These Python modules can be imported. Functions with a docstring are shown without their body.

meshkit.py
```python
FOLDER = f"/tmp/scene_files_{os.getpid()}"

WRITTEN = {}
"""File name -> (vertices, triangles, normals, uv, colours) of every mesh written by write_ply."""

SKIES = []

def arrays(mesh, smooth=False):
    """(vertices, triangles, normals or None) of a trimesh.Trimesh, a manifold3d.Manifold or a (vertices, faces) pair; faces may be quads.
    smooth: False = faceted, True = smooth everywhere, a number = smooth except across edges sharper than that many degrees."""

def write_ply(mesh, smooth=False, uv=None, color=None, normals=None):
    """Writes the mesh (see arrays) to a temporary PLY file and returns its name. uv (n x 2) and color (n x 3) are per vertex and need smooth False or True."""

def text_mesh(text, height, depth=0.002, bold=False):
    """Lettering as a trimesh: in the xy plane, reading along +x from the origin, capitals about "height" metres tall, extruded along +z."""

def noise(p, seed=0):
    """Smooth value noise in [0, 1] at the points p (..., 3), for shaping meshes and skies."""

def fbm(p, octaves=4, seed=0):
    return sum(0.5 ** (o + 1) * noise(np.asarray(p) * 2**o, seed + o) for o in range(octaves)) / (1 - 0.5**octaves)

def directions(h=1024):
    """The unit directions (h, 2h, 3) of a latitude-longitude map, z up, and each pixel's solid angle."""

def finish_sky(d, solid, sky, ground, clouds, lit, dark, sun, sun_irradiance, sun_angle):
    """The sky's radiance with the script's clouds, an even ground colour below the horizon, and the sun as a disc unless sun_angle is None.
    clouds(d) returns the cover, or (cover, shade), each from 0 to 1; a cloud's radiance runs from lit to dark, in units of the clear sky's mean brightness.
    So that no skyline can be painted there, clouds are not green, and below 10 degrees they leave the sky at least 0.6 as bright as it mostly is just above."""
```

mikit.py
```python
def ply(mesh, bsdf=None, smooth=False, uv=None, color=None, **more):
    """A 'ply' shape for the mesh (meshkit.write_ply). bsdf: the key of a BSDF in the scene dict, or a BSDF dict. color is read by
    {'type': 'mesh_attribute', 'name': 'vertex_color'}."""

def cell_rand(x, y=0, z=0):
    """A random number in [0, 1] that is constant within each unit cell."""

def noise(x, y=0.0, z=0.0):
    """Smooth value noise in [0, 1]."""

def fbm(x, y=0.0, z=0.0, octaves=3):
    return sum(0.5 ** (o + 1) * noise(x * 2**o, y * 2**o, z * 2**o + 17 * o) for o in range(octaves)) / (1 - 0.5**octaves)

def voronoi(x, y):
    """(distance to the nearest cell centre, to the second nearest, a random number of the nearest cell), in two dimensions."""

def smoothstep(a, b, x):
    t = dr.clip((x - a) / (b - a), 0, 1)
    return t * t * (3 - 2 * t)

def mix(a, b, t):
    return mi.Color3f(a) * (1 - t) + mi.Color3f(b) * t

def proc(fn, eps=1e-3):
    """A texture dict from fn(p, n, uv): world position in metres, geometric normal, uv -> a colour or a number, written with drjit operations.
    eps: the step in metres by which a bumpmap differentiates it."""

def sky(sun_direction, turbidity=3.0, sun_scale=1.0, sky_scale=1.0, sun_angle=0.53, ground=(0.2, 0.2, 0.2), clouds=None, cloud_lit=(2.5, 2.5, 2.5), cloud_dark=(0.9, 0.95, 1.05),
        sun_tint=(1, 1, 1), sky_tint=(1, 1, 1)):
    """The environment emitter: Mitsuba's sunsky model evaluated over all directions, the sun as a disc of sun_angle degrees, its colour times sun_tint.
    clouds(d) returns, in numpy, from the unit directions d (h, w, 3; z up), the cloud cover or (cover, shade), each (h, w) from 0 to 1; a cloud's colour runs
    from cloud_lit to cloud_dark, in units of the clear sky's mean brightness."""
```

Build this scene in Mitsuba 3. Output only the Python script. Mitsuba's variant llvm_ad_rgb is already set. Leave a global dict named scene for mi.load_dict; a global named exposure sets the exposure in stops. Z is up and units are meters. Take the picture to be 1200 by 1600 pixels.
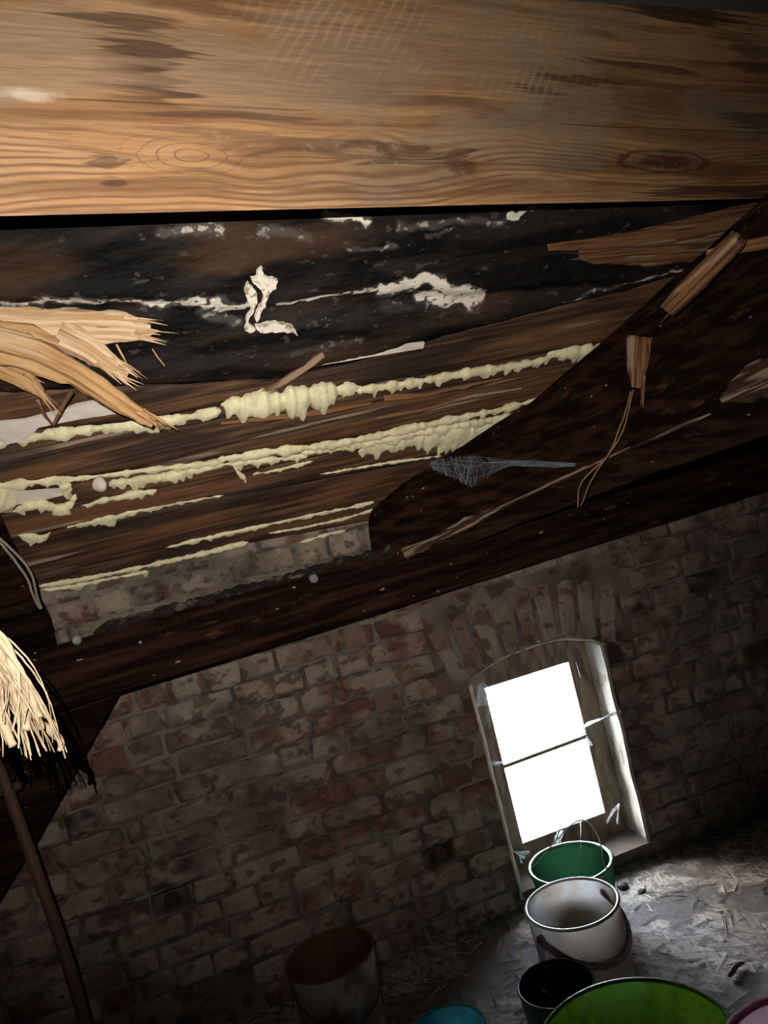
import math, random
import numpy as np, trimesh, manifold3d as m3
import drjit as dr
import mitsuba as mi
import mikit, meshkit
from mikit import proc, fbm, noise, voronoi, cell_rand, smoothstep, mix
T = mi.ScalarTransform4f
rng = np.random.default_rng(7)
scene, labels = {}, {}

# ------------------------------------------------------------------ camera, sky, flash, exposure
FOC, ROLL, PIT, AZ = 1220.0, math.radians(13.8), math.radians(-0.7), math.radians(76)
EYE = np.array([0.0, 0.0, 1.62])
FW = np.array([math.cos(AZ) * math.cos(PIT), math.sin(AZ) * math.cos(PIT), math.sin(PIT)])
_r0 = np.array([math.sin(AZ), -math.cos(AZ), 0.0])
_u0 = np.cross(_r0, FW)
RT = math.cos(ROLL) * _r0 - math.sin(ROLL) * _u0
UP = math.sin(ROLL) * _r0 + math.cos(ROLL) * _u0
scene['camera'] = {'type': 'perspective', 'fov': math.degrees(2 * math.atan(600 / FOC)), 'fov_axis': 'x', 'near_clip': 0.02, 'far_clip': 500.0,
                   'to_world': T().look_at(origin=EYE.tolist(), target=(EYE + FW).tolist(), up=UP.tolist())}
def overcast(d):
    n = meshkit.fbm(d * 3.0, 4, 5)
    return np.clip(0.75 + 0.5 * (n - 0.5), 0, 1), np.clip(n * 1.2 - 0.3, 0, 1)
scene['sky'] = mikit.sky((-0.62, 0.62, 0.48), turbidity=5.0, sun_scale=5.0, sky_scale=340.0, sun_angle=34, ground=(0.55, 0.55, 0.52), clouds=overcast,
                         cloud_lit=(1.1, 1.27, 1.5), cloud_dark=(0.75, 0.88, 1.05))
FLASH = EYE - RT * 0.045 + UP * 0.050          # the phone's flash, up and left of its lens
def ray(x, y):
    return FW + RT * ((x - 600) / FOC) + UP * ((800 - y) / FOC)
_aim = FLASH + ray(380, 520)
scene['camera_flash'] = {'type': 'spot', 'to_world': T().look_at(origin=FLASH.tolist(), target=_aim.tolist(), up=[0, 0, 1]),
                         'intensity': {'type': 'rgb', 'value': [19.0, 17.6, 15.4]}, 'cutoff_angle': 48.0, 'beam_width': 4.0}
exposure = 0.0

# ------------------------------------------------------------------ helpers
WALL_Y, SLOPE, ROOF_Z = 2.8186, 0.9, 1.565                   # wall face; rise of the roof per metre
ROOF_N = np.array([0, -0.9, -1.0]); ROOF_N /= np.linalg.norm(ROOF_N)
def plane_hit(x, y, n, p0):
    d = ray(x, y); n = np.asarray(n, float)
    return EYE + d * (n @ (np.asarray(p0, float) - EYE) / (n @ d))
def at(x, y, depth): return EYE + ray(x, y) * depth
def on_wall(x, y, off=0.0): return plane_hit(x, y, [0, 1, 0], [0, WALL_Y - off, 0])
def on_roof(x, y, off=0.0): return plane_hit(x, y, ROOF_N, np.array([0, WALL_Y, ROOF_Z]) + ROOF_N * off)
def on_floor(x, y, z=0.0): return plane_hit(x, y, [0, 0, 1], [0, 0, z])
def unit(v): v = np.asarray(v, float); return v / np.linalg.norm(v)

_count = {}
def key_of(name, parent=None):
    k = f'{parent}__{name}' if parent else name
    n = _count.get(k, 0); _count[k] = n + 1
    return k if n == 0 else f'{k}_{n:03d}'
def put(name, mesh, bsdf, parent=None, label=None, cat=None, group=None, kind=None, smooth=False, uv=None, **more):
    k = key_of(name, parent)
    scene[k] = mesh if isinstance(mesh, dict) else mikit.ply(mesh, bsdf, smooth=smooth, uv=uv, **more)
    tag(k, label, cat, group, kind)
    return k
def tag(k, label=None, cat=None, group=None, kind=None):
    e = {a: b for a, b in (('label', label), ('category', cat), ('group', group), ('kind', kind)) if b}
    if e: labels[k] = e
def thing(name, label, cat, group=None):
    k = key_of(name); tag(k, label, cat, group); return k

def cat_(ms):
    vs, fs, o = [], [], 0
    for v, f in ms:
        vs.append(np.asarray(v, float)); fs.append(np.asarray(f, int) + o); o += len(v)
    return np.vstack(vs), np.vstack(fs)
def quads(n, m, wrap):
    i, j = np.meshgrid(np.arange(n - 1), np.arange(m if wrap else m - 1), indexing='ij')
    a, b = i * m + j, i * m + (j + 1) % m
    q = np.stack([a, b, b + m, a + m], -1).reshape(-1, 4)
    return np.vstack([q[:, [0, 1, 2]], q[:, [0, 2, 3]]])
def loft(rings, caps=True):
    """rings (n, m, 3) -> closed tube mesh"""
    R = np.asarray(rings, float); n, m = R.shape[:2]
    v = R.reshape(-1, 3); f = quads(n, m, True)
    if caps:
        v = np.vstack([v, R[0].mean(0), R[-1].mean(0)]); j = np.arange(m)
        f = np.vstack([f, np.stack([np.full(m, n * m), (j + 1) % m, j], 1), np.stack([np.full(m, n * m + 1), (n - 1) * m + j, (n - 1) * m + (j + 1) % m], 1)])
    t = trimesh.Trimesh(v, f, process=False)
    if t.volume < 0: f = f[:, ::-1]
    return v, f
def resample(pts, step):
    pts = np.asarray(pts, float)
    s = np.r_[0, np.cumsum(np.linalg.norm(np.diff(pts[:, :3], axis=0), axis=1))]
    n = max(2, int(s[-1] / step) + 1); u = np.linspace(0, s[-1], n)
    return np.stack([np.interp(u, s, pts[:, k]) for k in range(pts.shape[1])], 1)
def frames(p, ref):
    t = np.gradient(p, axis=0); t /= np.linalg.norm(t, axis=1, keepdims=True) + 1e-12
    ref = np.broadcast_to(ref, p.shape)
    b = np.cross(t, ref); b /= np.linalg.norm(b, axis=1, keepdims=True) + 1e-12
    return t, b, np.cross(b, t)
def tube(pts, r, sides=6, step=None, ref=(0.13, 0.31, 0.94)):
    p = np.asarray(pts, float)
    if step: p = resample(p, step)
    t, b, n = frames(p, ref)
    a = np.arange(sides) * 2 * np.pi / sides
    r = np.broadcast_to(r, (len(p),))[:, None, None]
    return loft(p[:, None] + r * (np.cos(a)[None, :, None] * b[:, None] + np.sin(a)[None, :, None] * n[:, None]))
def smooth_path(pts, n=40):
    pts = np.asarray(pts, float); u = np.linspace(0, 1, len(pts)); w = np.linspace(0, 1, n)
    from scipy.interpolate import CubicSpline
    return CubicSpline(u, pts, axis=0)(w)
def ring_poly(corners, per):
    """points on a closed polygon, per points each side"""
    c = np.asarray(corners, float); out = []
    for i in range(len(c)):
        a, b = c[i], c[(i + 1) % len(c)]
        for k in range(per): out.append(a + (b - a) * k / per)
    return np.array(out)
def timber(stations, per=4, step=0.05, amp=0.004, freq=9.0, seed=0, lump=0.0, bevel=0.12):
    """stations: list of (k,3) section polygons in order; a hewn timber lofted through them, its edges eased and its faces uneven"""
    S = np.asarray(stations, float)
    k = S.shape[1]
    flat = resample(np.hstack([S.mean(1), S.reshape(len(S), -1)]), step)[:, 3:]
    rings = []
    for row in flat:
        c = row.reshape(k, 3)
        cut = []
        for i in range(k):
            a, b, d = c[i - 1], c[i], c[(i + 1) % k]
            cut += [b + unit(a - b) * min(0.02, bevel * np.linalg.norm(a - b)), b + unit(d - b) * min(0.02, bevel * np.linalg.norm(d - b))]
        r = ring_poly(cut, per)
        rings.append(r)
    R = np.array(rings); cen = R.mean(1, keepdims=True)
    out = R - cen; L = np.linalg.norm(out, axis=2, keepdims=True)
    ax = unit(R[-1].mean(0) - R[0].mean(0))
    q = R - (R @ ax)[..., None] * ax * 0.75
    nz = meshkit.fbm(q * freq, 4, seed) - 0.5
    nz2 = meshkit.fbm(q * freq * 5, 3, seed + 9) - 0.5
    R = R + out / L * (nz * amp * 2 + nz2 * amp * 0.7 + lump * (meshkit.fbm(R * 4, 3, seed + 3) - 0.5))[..., None]
    return loft(R)
def box_timber(p0, p1, up, w, h, **kw):
    """from p0 to p1 (middle of the section); h along up, w across"""
    p0, p1 = np.asarray(p0, float), np.asarray(p1, float)
    d = unit(p1 - p0); up = unit(np.asarray(up) - d * (np.asarray(up) @ d)); s = np.cross(d, up)
    sec = np.array([s * w / 2 + up * h / 2, -s * w / 2 + up * h / 2, -s * w / 2 - up * h / 2, s * w / 2 - up * h / 2])
    return timber([p0 + sec, p1 + sec], **kw)
def sliver(pts, width, thick, face, seed=0, step=0.012, rag=0.25, tip=True, want_uv=False):
    """a split strip of wood: flat section, ragged edges; face = the way its broad side looks"""
    n_in = len(pts)
    w = np.broadcast_to(width, (n_in,)).astype(float)
    pw = resample(np.hstack([np.asarray(pts, float), w[:, None]]), step)
    p, w = pw[:, :3], pw[:, 3]
    t, b, n = frames(p, face)
    k = np.arange(len(p))
    def nz(s, fq): return meshkit.fbm(np.stack([k * step * fq, k * 0 + s * 3.7, k * 0.0], 1), 3, seed) - 0.5
    lo = -w / 2 * (1 + rag * 2 * nz(1, 25)); hi = w / 2 * (1 + rag * 2 * nz(2, 25))
    if tip: th = thick * np.clip(np.minimum(1, (len(p) - k) / 5), 0.15, 1)
    else: th = np.full(len(p), thick)
    rel = np.linspace(0, 1, 6)
    ring = []
    for s, side in ((1, rel), (-1, rel[::-1])):
        for r in side:
            q = lo + (hi - lo) * r
            hgt = s * th / 2 * (0.75 + 0.9 * (meshkit.fbm(np.stack([k * step * 6, r * 9 + k * 0.0, k * 0.0 + s], 1), 3, seed + 5)))
            ring.append(p + b * q[:, None] + n * hgt[:, None])
    v, f = loft(np.stack(ring, 1))
    along = np.repeat(k * step, 12); acr = np.stack([lo + (hi - lo) * r for r in list(rel) + list(rel[::-1])], 1).ravel()
    uv = np.column_stack([np.r_[along, 0, along[-1]], np.r_[acr, 0, 0]]) + [seed * 1.37, seed * 0.71]
    return (v, f, uv) if want_uv else (v, f)
def lathe(profile, n=56):
    """profile (r, z) closed list -> mesh about z"""
    pr = np.asarray(profile, float); a = np.arange(n) * 2 * np.pi / n
    v = np.stack([pr[None, :, 0] * np.cos(a)[:, None], pr[None, :, 0] * np.sin(a)[:, None], np.broadcast_to(pr[None, :, 1], (n, len(pr)))], -1)
    m = len(pr); i, j = np.meshgrid(np.arange(n), np.arange(m), indexing='ij')
    A, B = i * m + j, i * m + (j + 1) % m; C, D = ((i + 1) % n) * m + (j + 1) % m, ((i + 1) % n) * m + j
    q = np.stack([A, D, C, B], -1).reshape(-1, 4); f = np.vstack([q[:, [0, 1, 2]], q[:, [0, 2, 3]]])
    v = v.reshape(-1, 3); t = trimesh.Trimesh(v, f, process=True); t.update_faces(t.nondegenerate_faces())
    if t.volume < 0: t.invert()
    return np.array(t.vertices), np.array(t.faces)
def box(lo, hi):
    lo, hi = np.asarray(lo, float), np.asarray(hi, float)
    b = trimesh.creation.box(hi - lo); b.apply_translation((lo + hi) / 2)
    return np.array(b.vertices), np.array(b.faces)
def tri(m): return trimesh.Trimesh(*m, process=False) if isinstance(m, tuple) else m
def moved(m, d): return m[0] + np.asarray(d), m[1]
def lump(center, radii, seed, amp=0.3, sub=2, freq=3.0):
    s = trimesh.creation.icosphere(subdivisions=sub); v = np.array(s.vertices)
    v = v * (1 + amp * 2 * (meshkit.fbm(v * freq * 0.5 + seed * 7.1, 3, seed) - 0.5))[:, None]
    return v * np.asarray(radii) + np.asarray(center), np.array(s.faces)

# ------------------------------------------------------------------ materials
def C3(r, g, b): return mi.Color3f(r, g, b)
def lin(p, d): return p.x * float(d[0]) + p.y * float(d[1]) + p.z * float(d[2])
def princ(color, rough=0.85, spec=0.3, bump=None, scale=0.002, eps=1e-3, **kw):
    c = proc(color) if callable(color) else {'type': 'rgb', 'value': list(color)}
    b = {'type': 'principled', 'base_color': c, 'roughness': rough, 'specular': spec, **kw}
    if bump is not None: b = {'type': 'bumpmap', 'nested': b, 'arbitrary': proc(bump, eps=eps), 'scale': scale}
    return {'type': 'twosided', 'bsdf': b}

PUR_D = 1.40
PUR_A = np.array([math.cos(math.radians(16)), math.sin(math.radians(16)), 0.0])
PUR_N = np.cross(PUR_A, [0, 0, 1.0])
PUR_O = at(600, 324, PUR_D)
def pur(x, y): return plane_hit(x, y, PUR_N, PUR_O)
def pur_st(x, y):
    p = pur(x, y) - PUR_O
    return float(p @ PUR_A), float(p[2])

def ringset(s, t, s0, t0, a, b):
    """distance from a knot, in its own ellipse"""
    return dr.sqrt(dr.square((s - s0) / a) + dr.square((t - t0) / b))
KNOTS = [pur_st(1040, 252), pur_st(300, 243), pur_st(330, 15), pur_st(640, 250)]
STAINS = [(pur_st(235, 78), 0.055, 0.012, 0.8), (pur_st(200, 38), 0.06, 0.014, 0.75), (pur_st(255, 143), 0.05, 0.011, 0.5), (pur_st(350, 180), 0.12, 0.006, 0.55),
          (pur_st(900, 125), 0.11, 0.012, 0.75), (pur_st(1010, 105), 0.14, 0.010, 0.75), (pur_st(840, 140), 0.08, 0.007, 0.6), (pur_st(1080, 20), 0.2, 0.022, 0.9), (pur_st(180, 285), 0.02, 0.007, 0.75),
          (pur_st(170, 258), 0.02, 0.012, 0.6), (pur_st(720, 250), 0.03, 0.02, 0.65), (pur_st(620, 245), 0.09, 0.016, 0.55), (pur_st(470, 232), 0.10, 0.014, 0.4),
          (pur_st(1190, 190), 0.12, 0.03, 0.6), (pur_st(1150, 300), 0.2, 0.014, 0.8), (pur_st(330, 205), 0.09, 0.008, 0.35), (pur_st(1180, 100), .08, .05, .5)]
def purlin_color(p, n, uv):
    q = p - mi.Point3f(*[float(v) for v in PUR_O])
    s, t = lin(q, PUR_A), q.z + 0.0
    wv = t + 0.035 * (fbm(s * 2.2, t * 5.0, 1.0, 3) - 0.5)
    for (s0, t0), a, b in ((KNOTS[0], 0.16, 0.03), (KNOTS[1], 0.13, 0.028), (KNOTS[3], 0.2, 0.03)):
        d = ringset(s, t, s0, t0, a, b)
        wv = wv + 0.018 * dr.exp(-d * d) * dr.sign(t - t0 + 1e-4)
    rg = wv + 0.006 * (fbm(s * 7.0, wv * 20.0, 33.0, 3) - 0.5)
    g = noise(rg * 210.0, s * 1.6, 3.0); gb = noise(rg * 75.0, s * 1.2, 8.0)
    ringl = dr.clip(smoothstep(0.50, 0.78, g) * 0.65 + smoothstep(0.48, 0.75, gb) * 0.55, 0, 1)
    fine = fbm(s * 30.0, t * 500.0, 2.0, 2)
    big = fbm(s * 2.6 + 3.0, t * 12.0, 5.0, 4)
    col = mix((0.245, 0.136, 0.064), (0.120, 0.056, 0.024), ringl * 0.85)
    col = mix(col, (0.32, 0.205, 0.115), smoothstep(0.45, 0.75, big) * 0.55)
    col = mix(col, (0.10, 0.048, 0.022), smoothstep(0.50, 0.74, fbm(s * 3.0, wv * 26.0, 11.0, 5)) * 0.85)
    col = mix(col, (0.17, 0.125, 0.085), smoothstep(0.50, 0.66, fbm(s * 4.0, t * 9.0, 25.0, 4)) * 0.6)
    flame = dr.sin((wv * 95.0 + 4.0 * fbm(s * 3.0, t * 7.0, 15.0, 3)) * 6.2832) * 0.5 + 0.5
    col = mix(col, (0.105, 0.052, 0.024), flame * flame * smoothstep(0.17, 0.09, t) * smoothstep(0.35, 0.6, fbm(s * 2.5, t * 8.0, 51.0, 3)) * 0.85)
    seam = smoothstep(0.0022, 0.0005, dr.abs(t - 0.172 - 0.006 * (fbm(s * 3.0, 1.0, 2.0, 3) - 0.5)))
    col = mix(col, (0.06, 0.03, 0.016), seam * smoothstep(0.4, 0.6, fbm(s * 5.0, 3.0, 1.0, 2)) * 0.8)
    dark = mi.Float(0.0)
    for (s0, t0), a, b, w in STAINS:
        j = fbm(s * 4.0, wv * 190.0, 7.0 + s0, 4)
        d = ringset(s + 0.03 * (fbm(t * 90.0, s * 3.0, 4.0, 2) - 0.5), t, s0, t0, a, b)
        dark = dr.maximum(dark, w * smoothstep(0.40, 0.56, (1.55 - d * 0.60) * 0.52 + 1.1 * (j - 0.5)))
    e = s - float(pur_st(262, 90)[0]) + 0.13 * (fbm(1.0, wv * 85.0, 6.0, 4) - 0.5) + 0.03 * (noise(wv * 300.0, s * 4.0, 2.0) - 0.5)
    teeth = smoothstep(-0.15, -0.02, e) * smoothstep(0.02, -0.01, e) * smoothstep(0.15, 0.19, t) * smoothstep(0.34, 0.30, t)
    dark = dr.maximum(dark, teeth * (0.35 + 0.5 * smoothstep(0.4, 0.6, fbm(s * 5.0, wv * 60.0, 41.0, 3))))
    d0 = ringset(s, t, *KNOTS[0], 0.105, 0.0175) + 0.45 * (fbm(s * 20.0, t * 90.0, 0.0, 3) - 0.5)
    ring = smoothstep(0.20, 0.06, dr.abs(d0 - 1.45)) * 0.75 + smoothstep(1.0, 0.7, d0) * 0.8
    dark = dr.maximum(dark, ring)
    d1 = ringset(s, t, *KNOTS[1], 0.05, 0.018) + 0.3 * (fbm(s * 25.0, t * 80.0, 0.0, 3) - 0.5)
    dark = dr.maximum(dark, smoothstep(0.3, 0.08, dr.abs(dr.sin(d1 * 5.5))) * smoothstep(3.4, 0.6, d1) * 0.5)
    col = mix(col, (0.038, 0.017, 0.010), dark)
    ph = (s * 0.78 - t * 0.62) * 330.0 + 9.0 * fbm(s * 5.0, t * 9.0, 0.0, 3)
    saw = smoothstep(0.1, 0.9, dr.sin(ph)) * smoothstep(0.38, 0.75, fbm(s * 9.0, t * 22.0, 3.0, 4)) * smoothstep(0.18, 0.27, t) * smoothstep(-0.3, 0.0, s) * smoothstep(0.75, 0.5, s)
    col = mix(col, (0.34, 0.22, 0.125), saw * 0.32)
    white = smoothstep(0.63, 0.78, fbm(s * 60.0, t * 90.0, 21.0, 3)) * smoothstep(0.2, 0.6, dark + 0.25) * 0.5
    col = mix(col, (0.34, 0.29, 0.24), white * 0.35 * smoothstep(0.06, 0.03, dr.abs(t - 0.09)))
    sm = ringset(s, t, *pur_st(45, 148), 0.05, 0.012) + 0.8 * (fbm(s * 60.0, t * 60.0, 2.0, 3) - 0.5)
    col = mix(col, (0.42, 0.37, 0.32), smoothstep(1.2, 0.2, sm) * 0.55)  # whitish flash highlight painted into the wood colour
    return col * (0.80 + 0.4 * fine)
def purlin_bump(p, n, uv):
    q = p - mi.Point3f(*[float(v) for v in PUR_O])
    s, t = lin(q, PUR_A), q.z
    return fbm(s * 25.0, t * 300.0, 0.0, 3) + 0.5 * noise(s * 6.0, t * 120.0, 5.0)
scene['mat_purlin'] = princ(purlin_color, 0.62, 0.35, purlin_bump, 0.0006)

RX = np.array([1.0, 0, 0]); RS = unit(np.array([0, -1.0, 0.9]))
def board_color(p, n, uv):
    s, t = p.x, lin(p, RS)
    k = cell_rand(uv.x * 50.0, 3.0)
    g = fbm(s * 3.0 + k * 9.0, t * 75.0, k * 20.0, 4)
    f = fbm(s * 14.0, t * 420.0, 3.0, 2)
    col = mix((0.030, 0.014, 0.008), (0.165, 0.085, 0.042), smoothstep(0.30, 0.72, g))
    col = mix(col, (0.18, 0.075, 0.030), smoothstep(0.52, 0.75, fbm(s * 1.7, t * 20.0, 9.0, 4)) * 0.7)
    pale = smoothstep(0.66, 0.74, fbm(s * 2.2 + 4.0, t * 45.0, 30.0 + k * 5.0, 4))
    col = mix(col, (0.36, 0.28, 0.22), pale * 0.8)
    dark = smoothstep(0.5, 0.7, fbm(s * 2.5, t * 14.0, 17.0, 3))
    col = mix(col, (0.020, 0.011, 0.008), dark * 0.75)
    return col * (0.55 + 0.6 * f)
def board_bump(p, n, uv):
    s, t = p.x, lin(p, RS)
    return fbm(s * 6.0, t * 180.0, 3.0, 4)
scene['mat_board'] = princ(board_color, 0.72, 0.35, board_bump, 0.0025)

# rotten black timber with mould; its marks sit at places on the timber given in roof coordinates (x, slope)
def rxt(x, y):
    p = on_roof(x, y); return float(p[0]), float(p @ RS)
MOULD = [((0, 465), (180, 460), .026, .6), ((180, 460), (380, 468), .022, .8), ((430, 462), (520, 452), .016, .85), ((520, 452), (590, 440), .014, .6), ((590, 448), (660, 428), .026, .95), ((660, 428), (750, 455), .030, 1.0), ((650, 458), (745, 462), .034, .8),
         ((860, 470), (960, 440), .007, .5), ((960, 440), (1060, 415), .007, .6), ((250, 360), (340, 350), .025, .5), ((400, 355), (480, 362), .018, .4), ((510, 330), (570, 335), .02, .7), ((540, 380), (610, 372), .016, .45),
         ((790, 330), (860, 325), .012, 1.0), ((620, 345), (780, 338), .02, .45), ((660, 360), (700, 352), .01, .4), ((310, 480), (370, 490), .03, .4), ((430, 500), (560, 480), .05, .22), ((600, 470), (720, 470), .05, .28), ((450, 545), (560, 520), .02, .35), ((0, 475), (120, 468), .016, .25)]
MOULD = [(rxt(*a), rxt(*b), w, k) for a, b, w, k in MOULD]
def mould_amount(p):
    s, t = p.x, lin(p, RS)
    js = s + 0.03 * (fbm(s * 18.0, t * 18.0, 5.0, 3) - 0.5); jt = t + 0.045 * (fbm(s * 16.0, t * 16.0, 9.0, 4) - 0.5)
    gr = fbm(s * 95.0, t * 130.0, 2.0, 3); md = fbm(s * 22.0, t * 40.0, 12.0, 4)
    m = mi.Float(0.0)
    for (x0, t0), (x1, t1), w, k in MOULD:
        dx, dt = x1 - x0, t1 - t0; L = dx * dx + dt * dt
        u = dr.clip(((js - x0) * dx + (jt - t0) * dt) / L, 0, 1)
        d = dr.sqrt(dr.square(js - x0 - u * dx) + dr.square(jt - t0 - u * dt))
        m = dr.maximum(m, k * smoothstep(1.2, 0.1, d / (w * (0.35 + 1.3 * md))))
    g2 = fbm(s * 70.0, t * 95.0, 22.0, 5)
    return m, smoothstep(0.47, 0.58, m * 0.44 + 0.56 * g2)
def rot_color(p, n, uv):
    s, t = p.x, lin(p, RS)
    col = mix((0.0045, 0.0042, 0.0045), (0.019, 0.0155, 0.0145), smoothstep(0.35, 0.7, fbm(s * 5.0, t * 24.0, 4.0, 4)))
    col = mix(col, (0.060, 0.032, 0.018), smoothstep(0.56, 0.75, fbm(s * 2.0, t * 11.0, 14.0, 4)) * 0.7)
    col = mix(col, (0.09, 0.075, 0.068), smoothstep(0.72, 0.80, fbm(s * 34.0, t * 60.0, 8.0, 4)) * 0.5)
    m, on = mould_amount(p)
    film = mix(col, (0.085, 0.078, 0.075), smoothstep(0.12, 0.5, m) * 0.7)
    return mix(film, mix((0.20, 0.175, 0.155), (0.74, 0.68, 0.60), smoothstep(0.3, 0.75, m)), on)
def rot_bump(p, n, uv):
    s, t = p.x, lin(p, RS)
    return fbm(s * 14.0, t * 45.0, 1.0, 4) + 0.4 * fbm(s * 80.0, t * 110.0, 1.0, 3)
scene['mat_rot'] = princ(rot_color, 0.7, 0.12, rot_bump, 0.006)

def foam_color(p, n, uv):
    k = fbm(p.x * 26.0, p.y * 26.0, p.z * 26.0, 3)
    return mix((0.80, 0.75, 0.50), (0.64, 0.57, 0.36), smoothstep(0.4, 0.75, k)) * (0.85 + 0.3 * fbm(p.x * 150.0, p.y * 150.0, p.z * 150.0, 2))
scene['mat_foam'] = princ(foam_color, 0.75, 0.3, lambda p, n, uv: fbm(p.x * 110.0, p.y * 110.0, p.z * 110.0, 3), 0.002)
def split_color(p, n, uv):
    g = fbm(uv.x * 6.0, uv.y * 150.0, 3.0, 4); g2 = fbm(uv.x * 3.0, uv.y * 55.0, 8.0, 3)
    col = mix((0.50, 0.30, 0.135), (0.34, 0.18, 0.075), smoothstep(0.42, 0.70, g))
    col = mix(col, (0.60, 0.44, 0.28), smoothstep(0.50, 0.66, g2) * 0.7)
    return mix(col, (0.12, 0.055, 0.026), smoothstep(0.64, 0.72, fbm(uv.x * 4.0, uv.y * 90.0, 18.0, 4)) * 0.7)
scene['mat_split'] = princ(split_color, 0.7, 0.3, lambda p, n, uv: fbm(uv.x * 9.0, uv.y * 260.0, 3.0, 3), 0.004)
def oldsplit_color(p, n, uv):
    g = fbm(uv.x * 8.0, uv.y * 190.0, 4.0, 4)
    col = mix((0.21, 0.10, 0.046), (0.085, 0.037, 0.018), smoothstep(0.40, 0.70, g))
    return mix(col, (0.36, 0.27, 0.20), smoothstep(0.60, 0.70, fbm(uv.x * 4.0, uv.y * 60.0, 9.0, 4)) * 0.6)
def tear_color(p, n, uv):
    g = fbm(uv.x * 5.0, uv.y * 120.0, 3.0, 4)
    col = mix((0.66, 0.49, 0.33), (0.46, 0.29, 0.155), smoothstep(0.40, 0.66, g))
    return mix(col, (0.16, 0.08, 0.04), smoothstep(0.64, 0.72, fbm(uv.x * 5.0, uv.y * 70.0, 18.0, 4)) * 0.7)
scene['mat_tear'] = princ(tear_color, 0.75, 0.25, lambda p, n, uv: fbm(uv.x * 6.0, uv.y * 150.0, 3.0, 3), 0.004)
scene['mat_oldsplit'] = princ(oldsplit_color, 0.8, 0.25, lambda p, n, uv: fbm(uv.x * 8.0, uv.y * 190.0, 4.0, 3), 0.005)
def beam_color(p, n, uv):
    g = fbm(p.x * 3.5, p.y * 14.0, p.z * 46.0, 4)
    col = mix((0.009, 0.005, 0.004), (0.036, 0.017, 0.010), smoothstep(0.35, 0.72, g))
    col = mix(col, (0.075, 0.038, 0.02), smoothstep(0.68, 0.80, fbm(p.x * 8.0, p.y * 20.0, p.z * 30.0, 4)) * 0.8)
    return mix(col, (0.42, 0.36, 0.30), smoothstep(0.80, 0.84, fbm(p.x * 45.0, p.y * 45.0, p.z * 60.0, 3)) * 0.6)
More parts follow.
